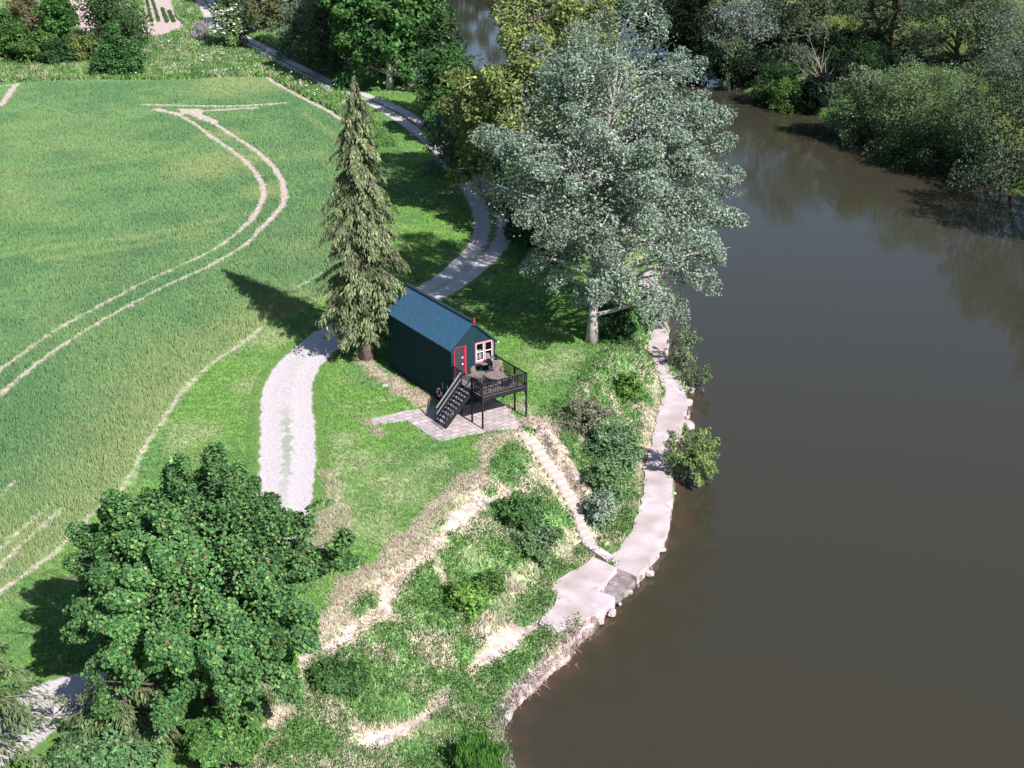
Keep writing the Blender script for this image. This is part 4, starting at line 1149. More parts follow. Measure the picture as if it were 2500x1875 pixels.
for lab, y, za, zb, tl in (("short pale pole hung on the dark wall directly above the lifebuoy", 1.04, 1.04, 1.42, 0), ("slanted pale pole hung on the dark wall nearest the stairs", .5, 1.0, 1.44, -.08)):
    q = MB().tube([hp(-.05, y + tl, za), hp(-.05, y, zb)], .028, 6)
    tag(q.build("pole", M["pale_pole"]), lab, "pole", "pale poles on the hut side wall")
tag(MB().tube([hp(-1.89, -.03, 0), hp(-1.72, .06, .55), hp(-1.58, .12, 1.05)], [.05, .045, .04], 7).build("wooden_post", M["brown"]), "short brown wooden post standing tilted on the paving left of the stairs", "post")

# ================================================================== TREES AND SHRUBS
SILV = [(.19, .255, .18, 5), (.255, .325, .24, 4), (.38, .44, .38, 1.0), (.10, .15, .095, 2)]
MAPLE = [(.085, .19, .066, 5), (.118, .245, .078, 4), (.22, .34, .10, 1.4), (.2, .16, .08, .2), (.042, .12, .05, 2)]
GREEN = [(.03, .085, .02, 4), (.055, .13, .03, 4), (.09, .17, .04, 1.5), (.02, .06, .018, 2)]
DARKG = [(.022, .055, .02, 4), (.035, .08, .026, 3), (.06, .10, .035, 1)]
YELL = [(.19, .20, .03, 3), (.13, .16, .035, 4), (.08, .11, .03, 3), (.26, .25, .05, 1)]
WILL = [(.085, .125, .06, 4), (.12, .165, .08, 4), (.055, .09, .045, 2), (.16, .19, .08, 1)]
WILLD = [(.065, .10, .055, 4), (.085, .115, .07, 3), (.04, .06, .04, 2)]
BRIGHT = [(.075, .16, .03, 4), (.12, .20, .045, 3), (.05, .11, .03, 2)]
BROWN = [(.12, .09, .055, 3), (.08, .085, .04, 3), (.05, .07, .03, 2)]
SPRUCE = [(.125, .16, .078, 5), (.175, .205, .10, 4), (.082, .11, .058, 3), (.22, .23, .115, 1)]
SPRUCE2 = [(.075, .12, .05, 4), (.115, .16, .065, 4), (.15, .17, .08, 1.5)]
GREY = [(.15, .15, .10, 4), (.10, .12, .07, 3), (.22, .20, .15, 1)]

# --- the conifer by the hut
cb = ground(894, 877)
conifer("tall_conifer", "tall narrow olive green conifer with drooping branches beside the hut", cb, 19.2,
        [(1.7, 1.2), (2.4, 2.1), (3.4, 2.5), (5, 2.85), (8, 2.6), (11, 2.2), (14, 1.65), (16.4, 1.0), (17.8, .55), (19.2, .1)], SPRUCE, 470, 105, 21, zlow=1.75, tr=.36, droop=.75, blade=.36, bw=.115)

# --- the silver poplar
pb_extra = np.array([[4.2, -2.5, 4.8], [5.2, -1, 3.8], [3.0, -2.8, 5.4], [6.0, .5, 5.5], [-2.4, -3.0, 6.2], [-1.0, -3.4, 5.2], [1.4, -3.6, 5.8], [-3.6, -1.5, 7.0],
                     [8.3, 0, 11.4], [8.4, -.5, 9.6], [7.6, -1.5, 7.4], [6.8, -2.0, 6.0], [3.0, 2, 22.2], [3.8, 1.0, 21.4], [2.2, 1.5, 22.6], [-3.5, 3, 19.4], [0.4, 3, 20.8], [6.2, 2, 18.6], [7.3, 1, 15.5], [-6.3, 0, 14.5], [-6.6, 0, 11.5]])
broadleaf("silver_poplar", "large silver leaved poplar with pale trunk on the bank beside the river", 1445, 845, (1190, 95, 1765, 765), SILV, n_clump=150, cr=.135, n_leaf=112000, ls=.205, lw=.62,
          m="silver", bark="bark_pale", tr=.34, seed=42, gap=.455, gscale=.62, zb=-.3, up=.5, shell=.5, extra=pb_extra, clump_tone=.12, pal_key="own", fill=.16, grow=1.0, twig=8, spray=.9, lr=.62, trunk_top=.7,
          accept=lambda n: ~((n[:, 2] < -.30) & (n[:, 0] < -.30)) & ~((n[:, 2] < -.72)))

# --- the maple in the lower left
ml_extra = np.array([[-2.6, -3.6, 5.0], [-3.3, -3.2, 4.2], [-1.9, -4.0, 4.3], [-3.9, -2.6, 5.4], [2.2, -3.7, 4.6], [1.6, -4.0, 3.8], [3.0, -3.2, 5.4], [4.2, -2.2, 4.6], [1.1, -3.9, 5.4],
                     [2.2, -4.0, 3.2], [3.6, -3.0, 3.2], [-.6, 1.0, 9.9], [.6, 1.3, 10.3], [1.4, 1.2, 9.7], [5.2, .5, 7.4], [4.7, 1.4, 8.4], [5.6, 1.0, 6.2], [-4.1, 0, 6.6], [-4.3, 1, 7.2], [-2.6, -3.5, 3.4], [-.6, -4.0, 3.0]])
broadleaf("maple_tree", "broad dark green maple with dense lobed crown over the gravel track", 520, 1712, (238, 1170, 800, 1672), MAPLE, n_clump=120, cr=.165, n_leaf=112000, ls=.18, lw=.85,
          bark="bark", tr=.26, seed=5, gap=.46, gscale=.5, shell=.70, extra=ml_extra, up=.75, pal_key="own", fill=.15, clump_tone=.16, grow=1.0, spray=1.0, twig=14, accept=lambda n: n[:, 2] > -.75)

# --- spruces at the lower left
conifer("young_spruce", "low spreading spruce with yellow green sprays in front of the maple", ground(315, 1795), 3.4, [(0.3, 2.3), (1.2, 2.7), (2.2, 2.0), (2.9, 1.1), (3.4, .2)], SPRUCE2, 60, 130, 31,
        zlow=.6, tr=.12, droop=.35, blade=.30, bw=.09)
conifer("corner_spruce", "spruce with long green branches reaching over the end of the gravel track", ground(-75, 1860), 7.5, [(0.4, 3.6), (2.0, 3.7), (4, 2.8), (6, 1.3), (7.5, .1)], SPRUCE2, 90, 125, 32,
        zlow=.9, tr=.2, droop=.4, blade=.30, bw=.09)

# --- trees along the track and upper river
broadleaf("sycamore_tree", "big rounded green sycamore standing between the track and the upper river", 952, 222, (806, -210, 1086, 212), [(.034, .085, .024, 4), (.055, .125, .034, 4), (.085, .165, .045, 1.5), (.022, .06, .018, 2)],
          n_clump=110, cr=.19, n_leaf=26000, ls=.55, lw=.75, bark="bark_pale", tr=.4, seed=61, gap=.41, gscale=.4, zb=-.2, skirt=10)
broadleaf("alder_tree", "slim dusky alder close against the right side of the big sycamore", 1075, 300, (1026, 45, 1128, 292), DARKG + [(.09, .12, .05, 2)], n_clump=40, cr=.34, n_leaf=9000, ls=.42, tr=.2, seed=62, zb=-.2, skirt=6, palf=1.3)
broadleaf("riverside_alder", "dark green bushy tree over the fence gap beside the track", 1118, 350, (1036, 118, 1170, 345), [(.026, .07, .022, 4), (.045, .10, .03, 3), (.08, .13, .04, 1)], n_clump=50, cr=.26, skirt=8, n_leaf=14000, ls=.38, tr=.25, seed=63, zb=-.2)
broadleaf("golden_poplar", "tall yellow green tree with bare pale twigs behind the silver poplar", 1300, 545, (1092, -75, 1540, 455), [(.15, .18, .055, 4), (.11, .145, .05, 4), (.06, .09, .032, 3), (.23, .24, .075, 1.4)], n_clump=150, cr=.16, n_leaf=52000, ls=.36,
          bark="deadwood", tr=.34, seed=65, skirt=14, gap=.43, zb=-.4, clump_tone=.22, fill=.3, twig=110, accept=lambda n: ~((n[:, 2] > .05) & (n[:, 0] < -.42)))
for i_, (bx_, by_, bb_) in enumerate(((1262, 455, (1172, 190, 1350, 452)), (1300, 592, (1205, 325, 1385, 590)), (1348, 640, (1268, 380, 1425, 640)))):  # trees added behind the poplar, mostly out of sight, to shade the track bend
    broadleaf("added_shade_tree", ("added dark green tree shading the track bend before the golden tree", "added dark green shade tree behind the left side of the silver poplar", "added dark bushy shade tree directly behind the silver poplar trunk")[i_], bx_, by_, bb_, DARKG + [(.07, .11, .035, 2)], n_clump=50, cr=.24, n_leaf=12000, ls=.36, tr=.22, seed=690 + i_, skirt=10, gap=.41, zb=-.1, palf=1.3)
broadleaf("weeping_willow", "drooping grey green willow hanging over the bend of the track", 1140, 425, (1056, 235, 1200, 425), WILLD, n_clump=40, cr=.3, skirt=6, n_leaf=11000, ls=.42, lw=.3, m="willow", tr=.18, seed=66, droop=1.3, zb=0)
twigs("bare_branch", "leafless pale branch arching out over the track from the poplar", ground(1205, 500) + np.array([0, 0, .6]), 7, 3.6, 67, dirs=[(-1, -.2, .35), (-1, .1, .75), (-1, -.3, .15), (-.8, .2, 1.0), (-1, 0, .5), (-.6, -.3, .6), (-.9, .4, .3)], r0=.05)
for i, (bx, by, box, pal, lab, ls) in enumerate([
    (640, 82, (570, -150, 712, 75), [(.12, .11, .05, 3), (.08, .10, .04, 3), (.055, .075, .03, 2)], "brownish green willow at the top of the track beside the flowering elder", .5),
    (757, 150, (690, -200, 830, 140), WILLD, "tall grey green willow left of the big sycamore", .55),
    (832, 186, (740, -40, 868, 182), [(.05, .08, .045, 3), (.075, .105, .06, 3), (.03, .05, .03, 2)], "dark grey green willow overhanging the shaded track by the sycamore", .5),
    (560, 25, (520, -190, 650, 20), DARKG, "dark bushy tree at the far top end of the track", .6),
]):
    broadleaf("track_willow", lab, bx, by, box, pal, group="willows along the far track", n_clump=60, cr=.22, skirt=8, n_leaf=12000, ls=ls, lw=.42, m="willow", tr=.2, seed=70 + i, droop=.5, zb=-.1, gap=.43)
# flowering elder: leaves plus white flower heads
el = broadleaf("flowering_elder", "elder bush covered in white flower heads beside the track", 575, 118, (522, 16, 614, 108), [(.10, .16, .05, 3), (.07, .12, .04, 3)], cat="shrub", n_clump=22, cr=.4, n_leaf=4200, ls=.42, tr=.12, seed=80, zb=0, part="foliage", trunk_name="stem", stems=3)
rng = np.random.default_rng(81); fr = np.array([o for o in el.children if o.name.startswith("foliage")][0].data.attributes["position"].data[0].vector)
fo = [o for o in el.children if o.name.startswith("foliage")][0].data
co = np.zeros(len(fo.vertices) * 3, np.float32); fo.vertices.foreach_get("co", co); co = co.reshape(-1, 3)
vis = co[(co[:, 2] > np.quantile(co[:, 2], .25)) & (co[:, 1] < np.quantile(co[:, 1], .6))]; C = vis[rng.choice(len(vis), 330)] + rng.normal(0, .1, (330, 3)) + np.array([0, -.12, .12])
V, I = leaf_quads(C, rand_unit(330, rng) * np.array([1, 1, .3]), norm(np.array([0, -.5, 1]) + .4 * rng.normal(size=(330, 3))), .42 * rng.uniform(.6, 1.3, 330), .34)
link("blossom", np_mesh("blossom", V, I, 4, np.full((330, 3), .72) * rng.uniform(.8, 1.05, (330, 1))), M["petal"], el)

# --- hedge beyond the field, each bush a thing
HEDGE = [
    (68, 90, (18, -6, 118, 78), BROWN, "brownish half bare bush at the back of the far hedge", .42, .45),
    (148, 112, (104, -15, 188, 100), GREEN, "dark green bush standing right of the brownish bush in the far hedge", .45, .4),
    (8, 148, (-50, 25, 62, 140), GREEN, "leafy green bush at the left end of the far hedge", .45, .4),
    (82, 158, (30, 72, 130, 150), [(.06, .13, .03, 4), (.10, .17, .04, 2), (.035, .08, .025, 2)], "bright green bush in front of the brownish bush", .4, .4),
    (72, 162, (55, 100, 100, 145), [(.16, .22, .04, 3), (.10, .16, .04, 3)], "small yellow green bush low in the far hedge", .36, .4),
    (140, 160, (100, 105, 185, 158), DARKG, "low dark bush at the foot of the far hedge", .38, .42),
    (210, 150, (155, 88, 258, 152), [(.11, .14, .04, 4), (.07, .11, .035, 3)], "arching olive green bush at the corner by the pale soil lane", .4, .42),
    (290, 108, (205, -60, 358, 104), DARKG + [(.07, .10, .035, 1)], "tall dark bush between the pale soil lane and the vegetable plot", .45, .38),
    (295, 185, (233, 86, 348, 184), [(.035, .10, .03, 4), (.06, .14, .04, 3), (.02, .06, .02, 2)], "rounded mid green bush standing alone at the field edge", .4, .38),
]
for i, (bx, by, box, pal, lab, ls, gp) in enumerate(HEDGE):
    broadleaf("hedge_bush", lab, bx, by, box, pal, cat="bush", group="bushes of the far hedge", n_clump=30, cr=.36, n_leaf=6500 if box[2] - box[0] > 70 else 3000, ls=ls, tr=.1, seed=90 + i, stems=3, zb=0, gap=gp, skirt=8, palf=1.45, part="foliage", trunk_name="stem", gscale=.5)
broadleaf("dead_bush", "pale grey dead bush beside the flowering elder", 495, 100, (477, 54, 513, 100), [(.26, .22, .25, 3), (.18, .15, .18, 3), (.35, .3, .33, 1)], cat="bush", n_clump=14, cr=.45, n_leaf=900, ls=.5, lw=.16, tr=.08, seed=110, zb=0, part="foliage", trunk_name="stem", bark="deadwood", up=0, droop=-2)

# --- far bank
SHADED = [(.006, .015, .009, 4), (.010, .021, .012, 3), (.016, .028, .015, .6)]  # near-black leaves: the deep shade of the far bank put into the colour
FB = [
    ("far_tree", "tree with deep shade in its leaf colour on the far bank behind the poplar", 1600, 118, (1480, -200, 1710, 118), SHADED, "tree", 70, 9000, .62, "leaf", .43, .3),
    ("far_tree", "tree with shade in its leaf colour just left of the silver leaved willow", 1700, 165, (1640, -90, 1770, 165), SHADED, "tree", 40, 5000, .55, "leaf", .43, .3),
    ("far_tree", "silvery leaved willow leaning over the dark far bank", 1820, 165, (1705, 0, 1885, 122), [(.17, .21, .19, 4), (.10, .14, .11, 3), (.28, .31, .29, 2), (.05, .07, .05, 2)], "tree", 40, 8000, .40, "silver", .47, .3),
    ("far_tree", "dark tree with a leaning trunk left of the forked trees", 1975, 150, (1830, -170, 2060, 100), WILLD, "tree", 60, 13000, .5, "willow", .5, .4),
    ("far_tree", "willow with a forked dark trunk in the middle of the far bank", 2165, 140, (2010, -190, 2270, 95), WILLD, "tree", 70, 14000, .5, "willow", .5, .45),
    ("far_tree", "willow with a pale split trunk beside the fallen log", 2333, 185, (2220, -130, 2450, 140), WILL, "tree", 70, 15000, .45, "willow", .46, .4),
    ("far_tree", "pale feathery willow at the right edge of the far bank", 2465, 215, (2375, 10, 2600, 210), [(.13, .18, .14, 4), (.17, .22, .17, 3), (.09, .13, .09, 2)], "tree", 50, 10000, .42, "willow", .43, .3),
    ("bank_bush", "rounded pale green bush on the far bank right of the poplar", 1790, 215, (1738, 98, 1835, 195), WILL, "bush", 24, 5000, .40, "willow", .40, .1),
    ("bank_bush", "dark shrub low on the far waterline left of the dead branch", 1880, 255, (1838, 150, 1945, 250), DARKG, "bush", 24, 5000, .42, "leaf", .42, .1),
    ("bank_bush", "bright green shrub hanging over the water below the dead branch", 1925, 268, (1872, 196, 1990, 262), BRIGHT, "bush", 22, 3500, .36, "leaf", .42, .08),
    ("bank_bush", "grey green shrub with a pale top above the dead branch", 1955, 215, (1918, 106, 1990, 190), [(.10, .13, .09, 3), (.16, .19, .14, 3), (.07, .09, .06, 2)], "bush", 18, 3000, .40, "willow", .43, .1),
    ("bank_bush", "big bright willow bush at the left end of the far bank clump", 2125, 345, (2015, 165, 2200, 345), WILL, "bush", 46, 13000, .38, "willow", .38, .12),
    ("bank_bush", "wide olive willow bush in the middle of the far bank clump", 2255, 375, (2120, 150, 2400, 375), [(.075, .125, .05, 4), (.105, .155, .06, 3), (.05, .085, .04, 3), (.16, .19, .07, .4)], "bush", 60, 16000, .38, "willow", .38, .12),
    ("bank_bush", "dark green willow bush at the right edge of the river", 2440, 455, (2320, 115, 2620, 460), WILLD + [(.10, .14, .08, 3)], "bush", 60, 15000, .42, "willow", .39, .12),
    ("bank_bush", "dark shaded thicket under the forked willow", 2080, 225, (1990, 110, 2170, 205), DARKG, "bush", 34, 6000, .45, "leaf", .42, .1),
    ("bank_bush", "shaded shrub hanging over the water at the bottom of the far clump", 2300, 408, (2170, 300, 2420, 418), DARKG + [(.06, .085, .045, 2)], "bush", 30, 6000, .38, "leaf", .40, .1),
]
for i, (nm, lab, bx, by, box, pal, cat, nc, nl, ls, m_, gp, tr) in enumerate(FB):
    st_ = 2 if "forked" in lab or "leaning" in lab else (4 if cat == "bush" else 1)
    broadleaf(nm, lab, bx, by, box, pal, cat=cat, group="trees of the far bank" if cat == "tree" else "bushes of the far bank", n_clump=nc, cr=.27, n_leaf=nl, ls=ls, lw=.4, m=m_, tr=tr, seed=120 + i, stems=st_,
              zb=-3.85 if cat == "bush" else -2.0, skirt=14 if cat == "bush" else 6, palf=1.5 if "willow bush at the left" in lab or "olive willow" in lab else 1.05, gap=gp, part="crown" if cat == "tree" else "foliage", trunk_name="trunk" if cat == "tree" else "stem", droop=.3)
for i, (bx, by, w_, h_, pal) in enumerate(((1760, 175, 60, 90, DARKG), (1830, 195, 70, 80, SHADED), (1900, 150, 80, 110, SHADED), (1960, 120, 70, 90, DARKG), (2030, 165, 60, 85, SHADED), (2100, 150, 65, 80, DARKG), (2140, 200, 60, 80, SHADED),
                                           (2210, 185, 60, 75, WILLD), (2260, 150, 60, 80, WILLD), (1990, 255, 45, 70, SHADED), (2060, 215, 50, 80, SHADED), (2390, 200, 55, 80, WILLD), (1860, 100, 80, 120, SHADED), (2060, 60, 80, 100, WILLD), (2250, 60, 80, 100, WILLD), (2400, 60, 60, 100, WILL), (1735, 190, 45, 85, SHADED), (1675, 150, 55, 95, SHADED), (1600, 105, 60, 100, SHADED))):
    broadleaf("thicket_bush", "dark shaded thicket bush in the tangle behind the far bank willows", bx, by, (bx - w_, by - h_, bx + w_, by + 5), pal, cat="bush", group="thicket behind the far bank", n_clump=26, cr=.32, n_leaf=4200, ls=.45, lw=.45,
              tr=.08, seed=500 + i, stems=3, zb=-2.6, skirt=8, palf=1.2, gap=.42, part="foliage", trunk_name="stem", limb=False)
# bank trees just outside the right edge, which throw their shade across the water
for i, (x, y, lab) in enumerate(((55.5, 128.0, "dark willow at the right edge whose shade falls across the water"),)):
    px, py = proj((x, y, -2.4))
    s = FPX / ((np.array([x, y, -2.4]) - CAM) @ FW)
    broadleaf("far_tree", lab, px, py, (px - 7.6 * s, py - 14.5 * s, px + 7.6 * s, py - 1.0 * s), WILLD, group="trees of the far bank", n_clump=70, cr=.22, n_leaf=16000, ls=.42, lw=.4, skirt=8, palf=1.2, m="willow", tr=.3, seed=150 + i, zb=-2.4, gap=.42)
twigs("dead_branch", "bare pinkish dead branches sticking out over the far waterline", ground(2020, 240) + np.array([0, 0, .8]), 12, 4.6, 160, dirs=[(-1, -.6, .1), (-1, -.3, .45), (-.9, -.5, .25), (-.7, -.2, .9), (-1, -.7, 0), (-.4, .1, 1)], r0=.10, sub=6)
tag(MB().tube([at(2240, 170, -1.6), at(2280, 173, -1.5), at(2320, 176, -1.4)], [.16, .22, .2], 7).build("fallen_log", M["deadwood"]), "fallen pale log lying behind the willow bushes on the far bank", "log")

# --- shrubs of the near bank
NB = [
    ("willow_shrub", "upright green willow shrub at the top of the river path", 1648, 905, ZS - .3, (1632, 792, 1704, 900), WILL, 20, 2200, .26, "willow"),
    ("willow_shrub", "small willow shrub leaning over the water beside the pale rock", 1690, 948, ZS - .4, (1668, 888, 1738, 945), WILL, 14, 1300, .22, "willow"),
    ("willow_shrub", "big yellow green willow shrub on the outer edge of the river path", 1672, 1172, ZS - .4, (1620, 1040, 1752, 1180), [(.11, .165, .05, 4), (.15, .205, .07, 3), (.08, .12, .045, 2)], 44, 6000, .24, "willow"),
    ("grey_shrub", "grey twiggy shrub on the bank right of the dry mound", 1430, 1055, None, (1365, 978, 1490, 1062), GREY, 24, 4500, .18, "leaf"),
    ("broad_leaf_shrub", "glossy bright green broad leaved shrub on the bank beside the path", 1537, 985, None, (1505, 912, 1568, 985), BRIGHT, 16, 1500, .26, "leaf"),
    ("silver_shrub", "small silvery leaved shrub at the foot of the dry mound", 1462, 1275, None, (1432, 1195, 1505, 1275), [(.16, .21, .16, 3), (.22, .27, .22, 2), (.09, .13, .07, 2)], 16, 1900, .18, "silver"),
    ("nettle_clump", "tall blue green nettle bank between the dry mound and the path", 1500, 1160, None, (1440, 1030, 1558, 1175), [(.095, .165, .082, 4), (.13, .205, .105, 3), (.065, .115, .055, 2)], 60, 10000, .20, "leaf"),
    ("nettle_clump", "blue green nettles above the silvery shrub on the bank", 1480, 1235, None, (1438, 1120, 1520, 1235), [(.09, .16, .07, 4), (.125, .195, .09, 3)], 34, 4600, .20, "leaf"),
    ("bank_shrub", "dark green rounded shrub with deep shade at the bank top below the lawn", 1268, 1290, None, (1215, 1205, 1335, 1285), [(.055, .12, .04, 4), (.085, .165, .055, 3), (.035, .075, .028, 2)], 30, 4200, .20, "leaf"),
    ("bank_shrub", "bushy green shrub with pale leaves left of the lower steps", 1310, 1355, None, (1240, 1275, 1368, 1352), [(.075, .14, .055, 4), (.12, .18, .085, 2), (.17, .21, .15, 1.2), (.04, .085, .03, 1.5)], 34, 4600, .22, "leaf"),
    ("bank_shrub", "green shrub in the middle of the lower bank", 1140, 1490, None, (1090, 1420, 1200, 1490), BRIGHT, 18, 3200, .22, "leaf"),
    ("bank_shrub", "dark leafy shrub on the lower bank near the maple", 820, 1690, None, (760, 1610, 900, 1690), [(.045, .11, .035, 4), (.075, .15, .045, 3), (.03, .07, .025, 2)], 26, 5200, .22, "leaf"),
    ("bank_shrub", "small dark shrub on the bank just above the wide concrete pad", 1185, 1445, None, (1160, 1395, 1230, 1440), DARKG + BRIGHT, 14, 2000, .2, "leaf"),
    ("laurel_shrub", "deep green shrub in the shade right of the poplar trunk", 1495, 830, None, (1462, 735, 1550, 832), [(.02, .055, .02, 4), (.035, .08, .03, 3)], 22, 4500, .24, "leaf"),
    ("laurel_shrub", "silvery green shrub at the upper end of the river path", 1575, 800, None, (1525, 715, 1625, 805), [(.10, .15, .09, 3), (.16, .21, .16, 2), (.07, .11, .06, 2)], 22, 4500, .24, "silver"),
    ("reed_clump", "tall bright green reed clump at the bottom edge by the water", 1165, 1895, None, (1100, 1800, 1235, 1900), [(.055, .15, .025, 4), (.09, .19, .04, 3), (.03, .08, .02, 2)], 24, 5200, .42, "leaf"),
    ("bramble_patch", "leafy green bramble patch along the bottom edge below the maple", 560, 1860, None, (455, 1745, 665, 1850), [(.05, .12, .03, 4), (.09, .17, .05, 3), (.15, .20, .06, .8)], 36, 8000, .22, "leaf"),
    ("bramble_patch", "grassy green bramble patch in the bottom left corner", 260, 1885, None, (130, 1800, 410, 1890), [(.055, .12, .045, 4), (.09, .16, .065, 3), (.14, .17, .10, 1)], 40, 8500, .24, "leaf"),
    ("bramble_patch", "bright leafy patch on the slope right of the maple foot", 690, 1640, None, (640, 1560, 730, 1640), BRIGHT, 18, 3500, .22, "leaf"),
]
for i, (nm, lab, bx, by, zb, box, pal, nc, nl, ls, m_) in enumerate(NB):
    reed = nm == "reed_clump"
    broadleaf(nm, lab, bx, by, box, pal, cat="reeds" if reed else "shrub", group=None, zb=zb, n_clump=int(nc * 1.4), cr=.17 if nm == "willow_shrub" else .24, n_leaf=nl, ls=ls, lw=.10 if reed else (.34 if "willow" in nm else .55), m=m_, tr=.03, seed=200 + i,
              stems=5, skirt=0 if reed else 6, gap=.40 if nm != "willow_shrub" else .50, spray=1.5 if nm == "willow_shrub" else .7, fill=.08 if nm == "willow_shrub" else .3, part="foliage", trunk_name="stem", gscale=1.6, droop=-4 if reed else (.1 if "willow" not in nm else -.8), up=.0 if reed else .6, limb=not reed)

# wood beyond the upper river, mirrored in its water
r = np.random.default_rng(44); Cw, Uw = [], []
for px in range(560, 1420, 60):
    b = at(px, np.interp(px, [560, 1420], [-185, -75]), -2.0); hh = r.uniform(15, 21)
    for k in range(16):
        d = rand_unit(1, r)[0]; kc = b + np.array([d[0] * 5, d[1] * 4 + 3, hh * (.5 + .42 * d[2])]); u = rand_unit(160, r); Cw.append(kc + u * r.uniform(1.2, 2.8) * r.uniform(.5, 1, (160, 1))); Uw.append(u)
Cw = np.concatenate(Cw); Uw = np.concatenate(Uw); n = len(Cw)
V, I = leaf_quads(Cw, rand_unit(n, r), norm(Uw + np.array([0, 0, .6]) + .5 * r.normal(size=(n, 3))), .95 * r.uniform(.6, 1.3, n), .6)
tag(link("far_wood", np_mesh("far_wood", V, I, 4, pick_cols(n, [(.03, .065, .025, 3), (.05, .09, .035, 2)], r)), M["leaf"]), "dark wood beyond the upper river mirrored in its water", "wood", kind="stuff")

# vegetable rows beyond the hedge
for i, (xa, ya, xb, yb, lab) in enumerate(((371, 54, 350, -30, "leftmost leafy green crop row on the pale vegetable plot"), (388, 54, 366, -20, "second leafy crop row from the dark bush on the vegetable plot"),
                                           (409, 56, 396, 22, "third short leafy crop row on the vegetable plot"), (425, 55, 413, 28, "rightmost short leafy crop row on the vegetable plot"))):
    a, b = at(xa, ya), at(xb, yb); rng = np.random.default_rng(300 + i); n = 900; s = rng.random(n)
    C = a + (b - a) * s[:, None] + rng.normal(0, .14, (n, 3)) * np.array([1, 1, 0]); C[:, 2] = .12 + .22 * rng.random(n) * np.exp(-((C[:, 0] - (a + (b - a) * s[:, None])[:, 0]) / .5) ** 2)
    V, I = leaf_quads(C, rand_unit(n, rng), norm(np.array([0, 0, 1]) + .5 * rng.normal(size=(n, 3))), .24 * rng.uniform(.6, 1.3, n), .2)
    tag(link("crop_row", np_mesh("crop_row", V, I, 4, pick_cols(n, [(.06, .13, .035, 3), (.09, .17, .05, 2)], rng)), M["leaf"]), lab, "crop row", "crop rows on the vegetable plot")

# white post fence by the gap in the trees
t = thing("wire_fence", "low pale post and wire fence in the gap beside the dark bushy tree", "fence", ground(1050, 285))
fp = [ground(x, y) - ground(1050, 285) for x, y in ((1030, 268), (1050, 280), (1070, 292))]
for p in fp: MB().box(p[0] - .07, p[0] + .07, p[1] - .07, p[1] + .07, p[2] - .1, p[2] + 1.25).build("post", M["pale_pole"], t)
q = MB()
for z in (.4, .8, 1.15):
    for a, b in zip(fp[:-1], fp[1:]): q.tube([a + (0, 0, z), b + (0, 0, z)], .02, 4)
q.build("wire", M["steel"], t)

# ================================================================== GRASS, CROP AND UNDERGROWTH (uncountable)
rng = np.random.default_rng(77); NC = 760000
yy = 43 + (258 - 43) * rng.random(NC) ** 1.15; xx = (rng.random(NC) * 2 - 1) * (.345 * yy + 8)
P = np.stack([xx, yy], 1)
P = P[(np.abs(P[:, 0]) < .345 * P[:, 1] + 8) & (inside(P, LAND) | inside(P, FARLAND))]
P = P[~((P[:, 0] > 10) & (rng.random(len(P)) < .5))]; NC = len(P)
so, fd, pl, lf, lw, dr, n1, n2, col = zones(P); z = H(P, (pl, lw, lf))
sdp = [sdist_near(P, np.asarray(q)) for q in (pts(PATIO_PX), PATH, PAD, GAP, SLAB)]
ok = (sdp[0] > .04) & (np.min(sdp[1:], 0) > -.30 + .55 * n1)
hl = np.stack([(P[:, 0] - HO[0]) * cR + (P[:, 1] - HO[1]) * sR, -(P[:, 0] - HO[0]) * sR + (P[:, 1] - HO[1]) * cR], 1)
ok &= ~((hl[:, 0] > -.1) & (hl[:, 0] < HW + .1) & (hl[:, 1] > -.1) & (hl[:, 1] < HL + .1))
# distance to the track, in half widths
dtr = np.full(len(P), 9.0); TCs = TC[::3]; TWs = TW[::3]
for k in range(0, len(TCs) - 1):
    a, b = TCs[k, :2], TCs[k + 1, :2]
    m_ = (np.abs(P[:, 1] - a[1]) < 6) & (np.abs(P[:, 0] - a[0]) < 6)
    if m_.any():
        Q = P[m_]; ab = b - a; t_ = np.clip(((Q - a) @ ab) / (ab @ ab), 0, 1)
        dtr[m_] = np.minimum(dtr[m_], np.hypot(*(Q - a - t_[:, None] * ab).T) / TWs[k])
ok &= dtr > (.93 + .25 * (n1 - .5))
ok &= (lw < -.05) | (lf < -.2)
ok &= ~((dist_near(P, STEPL, 1) < .42) & (P[:, 1] < STEPL[0, 1]))
ok &= so > .02 + .25 * (n1 - .5) * (so < .6)
crop_m = ok & (fd < -.1)
bank_m = ok & (fd >= 0) & ((pl > .2) | (lf < 0)); lawn_m = ok & (fd >= 0) & ~bank_m
rough_m = lawn_m & (P[:, 1] > 150 + .05 * P[:, 0]) & (P[:, 0] < -20 - (P[:, 1] - 180) * .25)
lawn_m &= ~rough_m


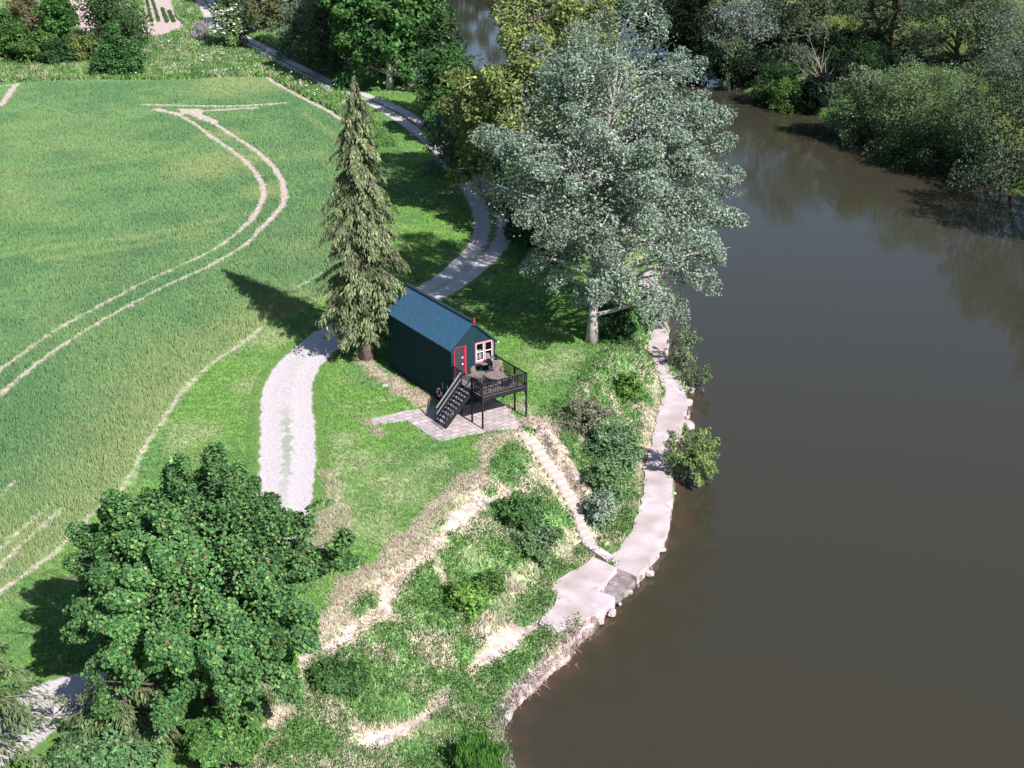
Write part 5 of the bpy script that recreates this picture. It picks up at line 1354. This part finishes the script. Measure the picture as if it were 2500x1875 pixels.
def tufts(name, mask, h, w, nb, lean, label, cat, colj=.22, colf=1.0, keep=1.0, m="blade"):
    ix = np.nonzero(mask)[0]; r = np.random.default_rng(len(name) * 13)
    if keep < 1: ix = ix[r.random(len(ix)) < keep]
    ix = np.repeat(ix, nb); n = len(ix)
    c = np.column_stack([P[ix], z[ix] - .02]); c[:, :2] += r.normal(0, .10, (n, 2))
    a = r.uniform(0, 6.283, n); d = np.stack([np.cos(a), np.sin(a), 0 * a], 1)
    hh = (h[ix] if hasattr(h, "__len__") else h) * r.uniform(.55, 1.25, n); ww = w * r.uniform(.7, 1.3, n) * (P[ix, 1] / 80) ** .5
    a2 = r.uniform(0, 6.283, n); l = np.stack([np.cos(a2), np.sin(a2), 0 * a2], 1) * (lean * hh * r.uniform(.2, 1, n))[:, None]
    V = np.stack([c - d * ww[:, None] / 2, c + d * ww[:, None] / 2, c + l + np.array([0, 0, 1]) * hh[:, None]], 1).reshape(-1, 3)
    cc = np.clip(col[ix] * colf * (1 + r.normal(0, colj, (n, 1))), .005, .8)
    return tag(link(name, np_mesh(name, V, np.arange(n * 3), 3, cc), M[m]), label, cat, kind="stuff")


tufts("wheat_crop", crop_m, .36 * (.75 + .5 * n1) * np.clip(1.25 - P[:, 1] / 400, .7, 1.1) * np.clip(.55 + (-fd) / 3, .5, 1), .075, 4, .45, "green cereal crop filling the big field, yellower towards its edges", "crop", .10)
tufts("lawn_grass", lawn_m, .10 + .10 * n1, .08, 3, .9, "mown bright green grass around the hut and along the track", "grass", .2, 1.0)
tufts("bank_grass", bank_m & (dr < .5), .15 + .26 * n1, .07, 4, .8, "long rough green grass and weeds on the river banks", "grass", .35, 1.05)
tufts("dry_grass", ok & (dr >= .5), .12 + .12 * n1, .06, 4, 1.6, "cut straw coloured dry grass lying along the bank edges", "dry grass", .34)
tufts("rough_grass", rough_m, .4 + .5 * n1, .11, 3, .6, "tall rough grass and weeds between the far hedge and the field", "grass", .35)
# leafy weeds over the bank and hedge bottom
wm = np.nonzero(((bank_m & (lf > 0) & (dr < .35) & (n2 > .36)) | rough_m) & (rng.random(NC) < .42))[0]
wm = np.repeat(wm, 5); n = len(wm); r = np.random.default_rng(5)
C = np.column_stack([P[wm], z[wm]]) + np.column_stack([r.normal(0, .13, (n, 2)), np.abs(r.normal(.28, .2, n)) * (.5 + n2[wm])])
V, I = leaf_quads(C, rand_unit(n, r), norm(np.array([0, -.1, 1]) + .6 * r.normal(size=(n, 3))), .15 * r.uniform(.6, 1.5, n) * (P[wm, 1] / 70) ** .6, .08 * (P[wm, 1] / 70) ** .6)
wc = pick_cols(n, [(.075, .185, .045, 4), (.115, .235, .065, 3), (.17, .28, .09, 1), (.045, .11, .032, 2), (.3, .29, .13, .4)], r) * (.75 + .5 * n2[wm])[:, None]
tag(link("undergrowth", np_mesh("undergrowth", V, I, 4, wc), M["leaf"]), "leafy weeds and nettles over the bank and along the hedge bottom", "undergrowth", kind="stuff")
# white cow parsley in the rough ground
fm = np.nonzero(rough_m & (fbm(P * .16, 91) > .56))[0]; fm = fm[r.random(len(fm)) < .20][:900]; n = len(fm)
C = np.column_stack([P[fm], z[fm] + r.uniform(.7, 1.1, n)])
V, I = leaf_quads(C, rand_unit(n, r) * np.array([1, 1, .1]), norm(np.array([0, -.3, 1]) + .25 * r.normal(size=(n, 3))), r.uniform(.12, .34, n), r.uniform(.10, .26, n))
tag(link("wild_flowers", np_mesh("wild_flowers", V, I, 4, np.full((n, 3), .68)), M["petal"]), "white cow parsley flowers scattered over the rough grass", "flowers", kind="stuff")

# ================================================================== LIGHT
SUN_AZ = (.578, -.816); EL = D2R(39.5)
sd_ = bpy.data.lights.new("sun", 'SUN'); sd_.energy = 4.8; sd_.angle = D2R(.55); sd_.color = (1.0, .965, .95)
so_ = bpy.data.objects.new("sun", sd_); COL.objects.link(so_)
sv = np.array([SUN_AZ[0] * math.cos(EL), SUN_AZ[1] * math.cos(EL), math.sin(EL)])
from mathutils import Vector
so_.rotation_euler = Vector(-sv).to_track_quat('-Z', 'Y').to_euler(); so_.location = (60, -40, 80)
w = bpy.data.worlds.new("World"); scene.world = w; w.use_nodes = True
nt = w.node_tree; sk = nt.nodes.new("ShaderNodeTexSky"); sk.sky_type = 'NISHITA'; sk.sun_disc = False
sk.sun_elevation = EL; sk.sun_rotation = math.atan2(SUN_AZ[0], SUN_AZ[1]); sk.air_density = 1.0; sk.dust_density = .8; sk.ozone_density = 2.5
nt.links.new(sk.outputs[0], nt.nodes["Background"].inputs[0]); nt.nodes["Background"].inputs[1].default_value = .072
scene.view_settings.view_transform = 'Standard'; scene.view_settings.look = 'None'; scene.view_settings.exposure = .75; scene.view_settings.gamma = 1
scene.cycles.max_bounces = 5; scene.cycles.diffuse_bounces = 2; scene.cycles.glossy_bounces = 2; scene.cycles.transmission_bounces = 3; scene.cycles.transparent_max_bounces = 6
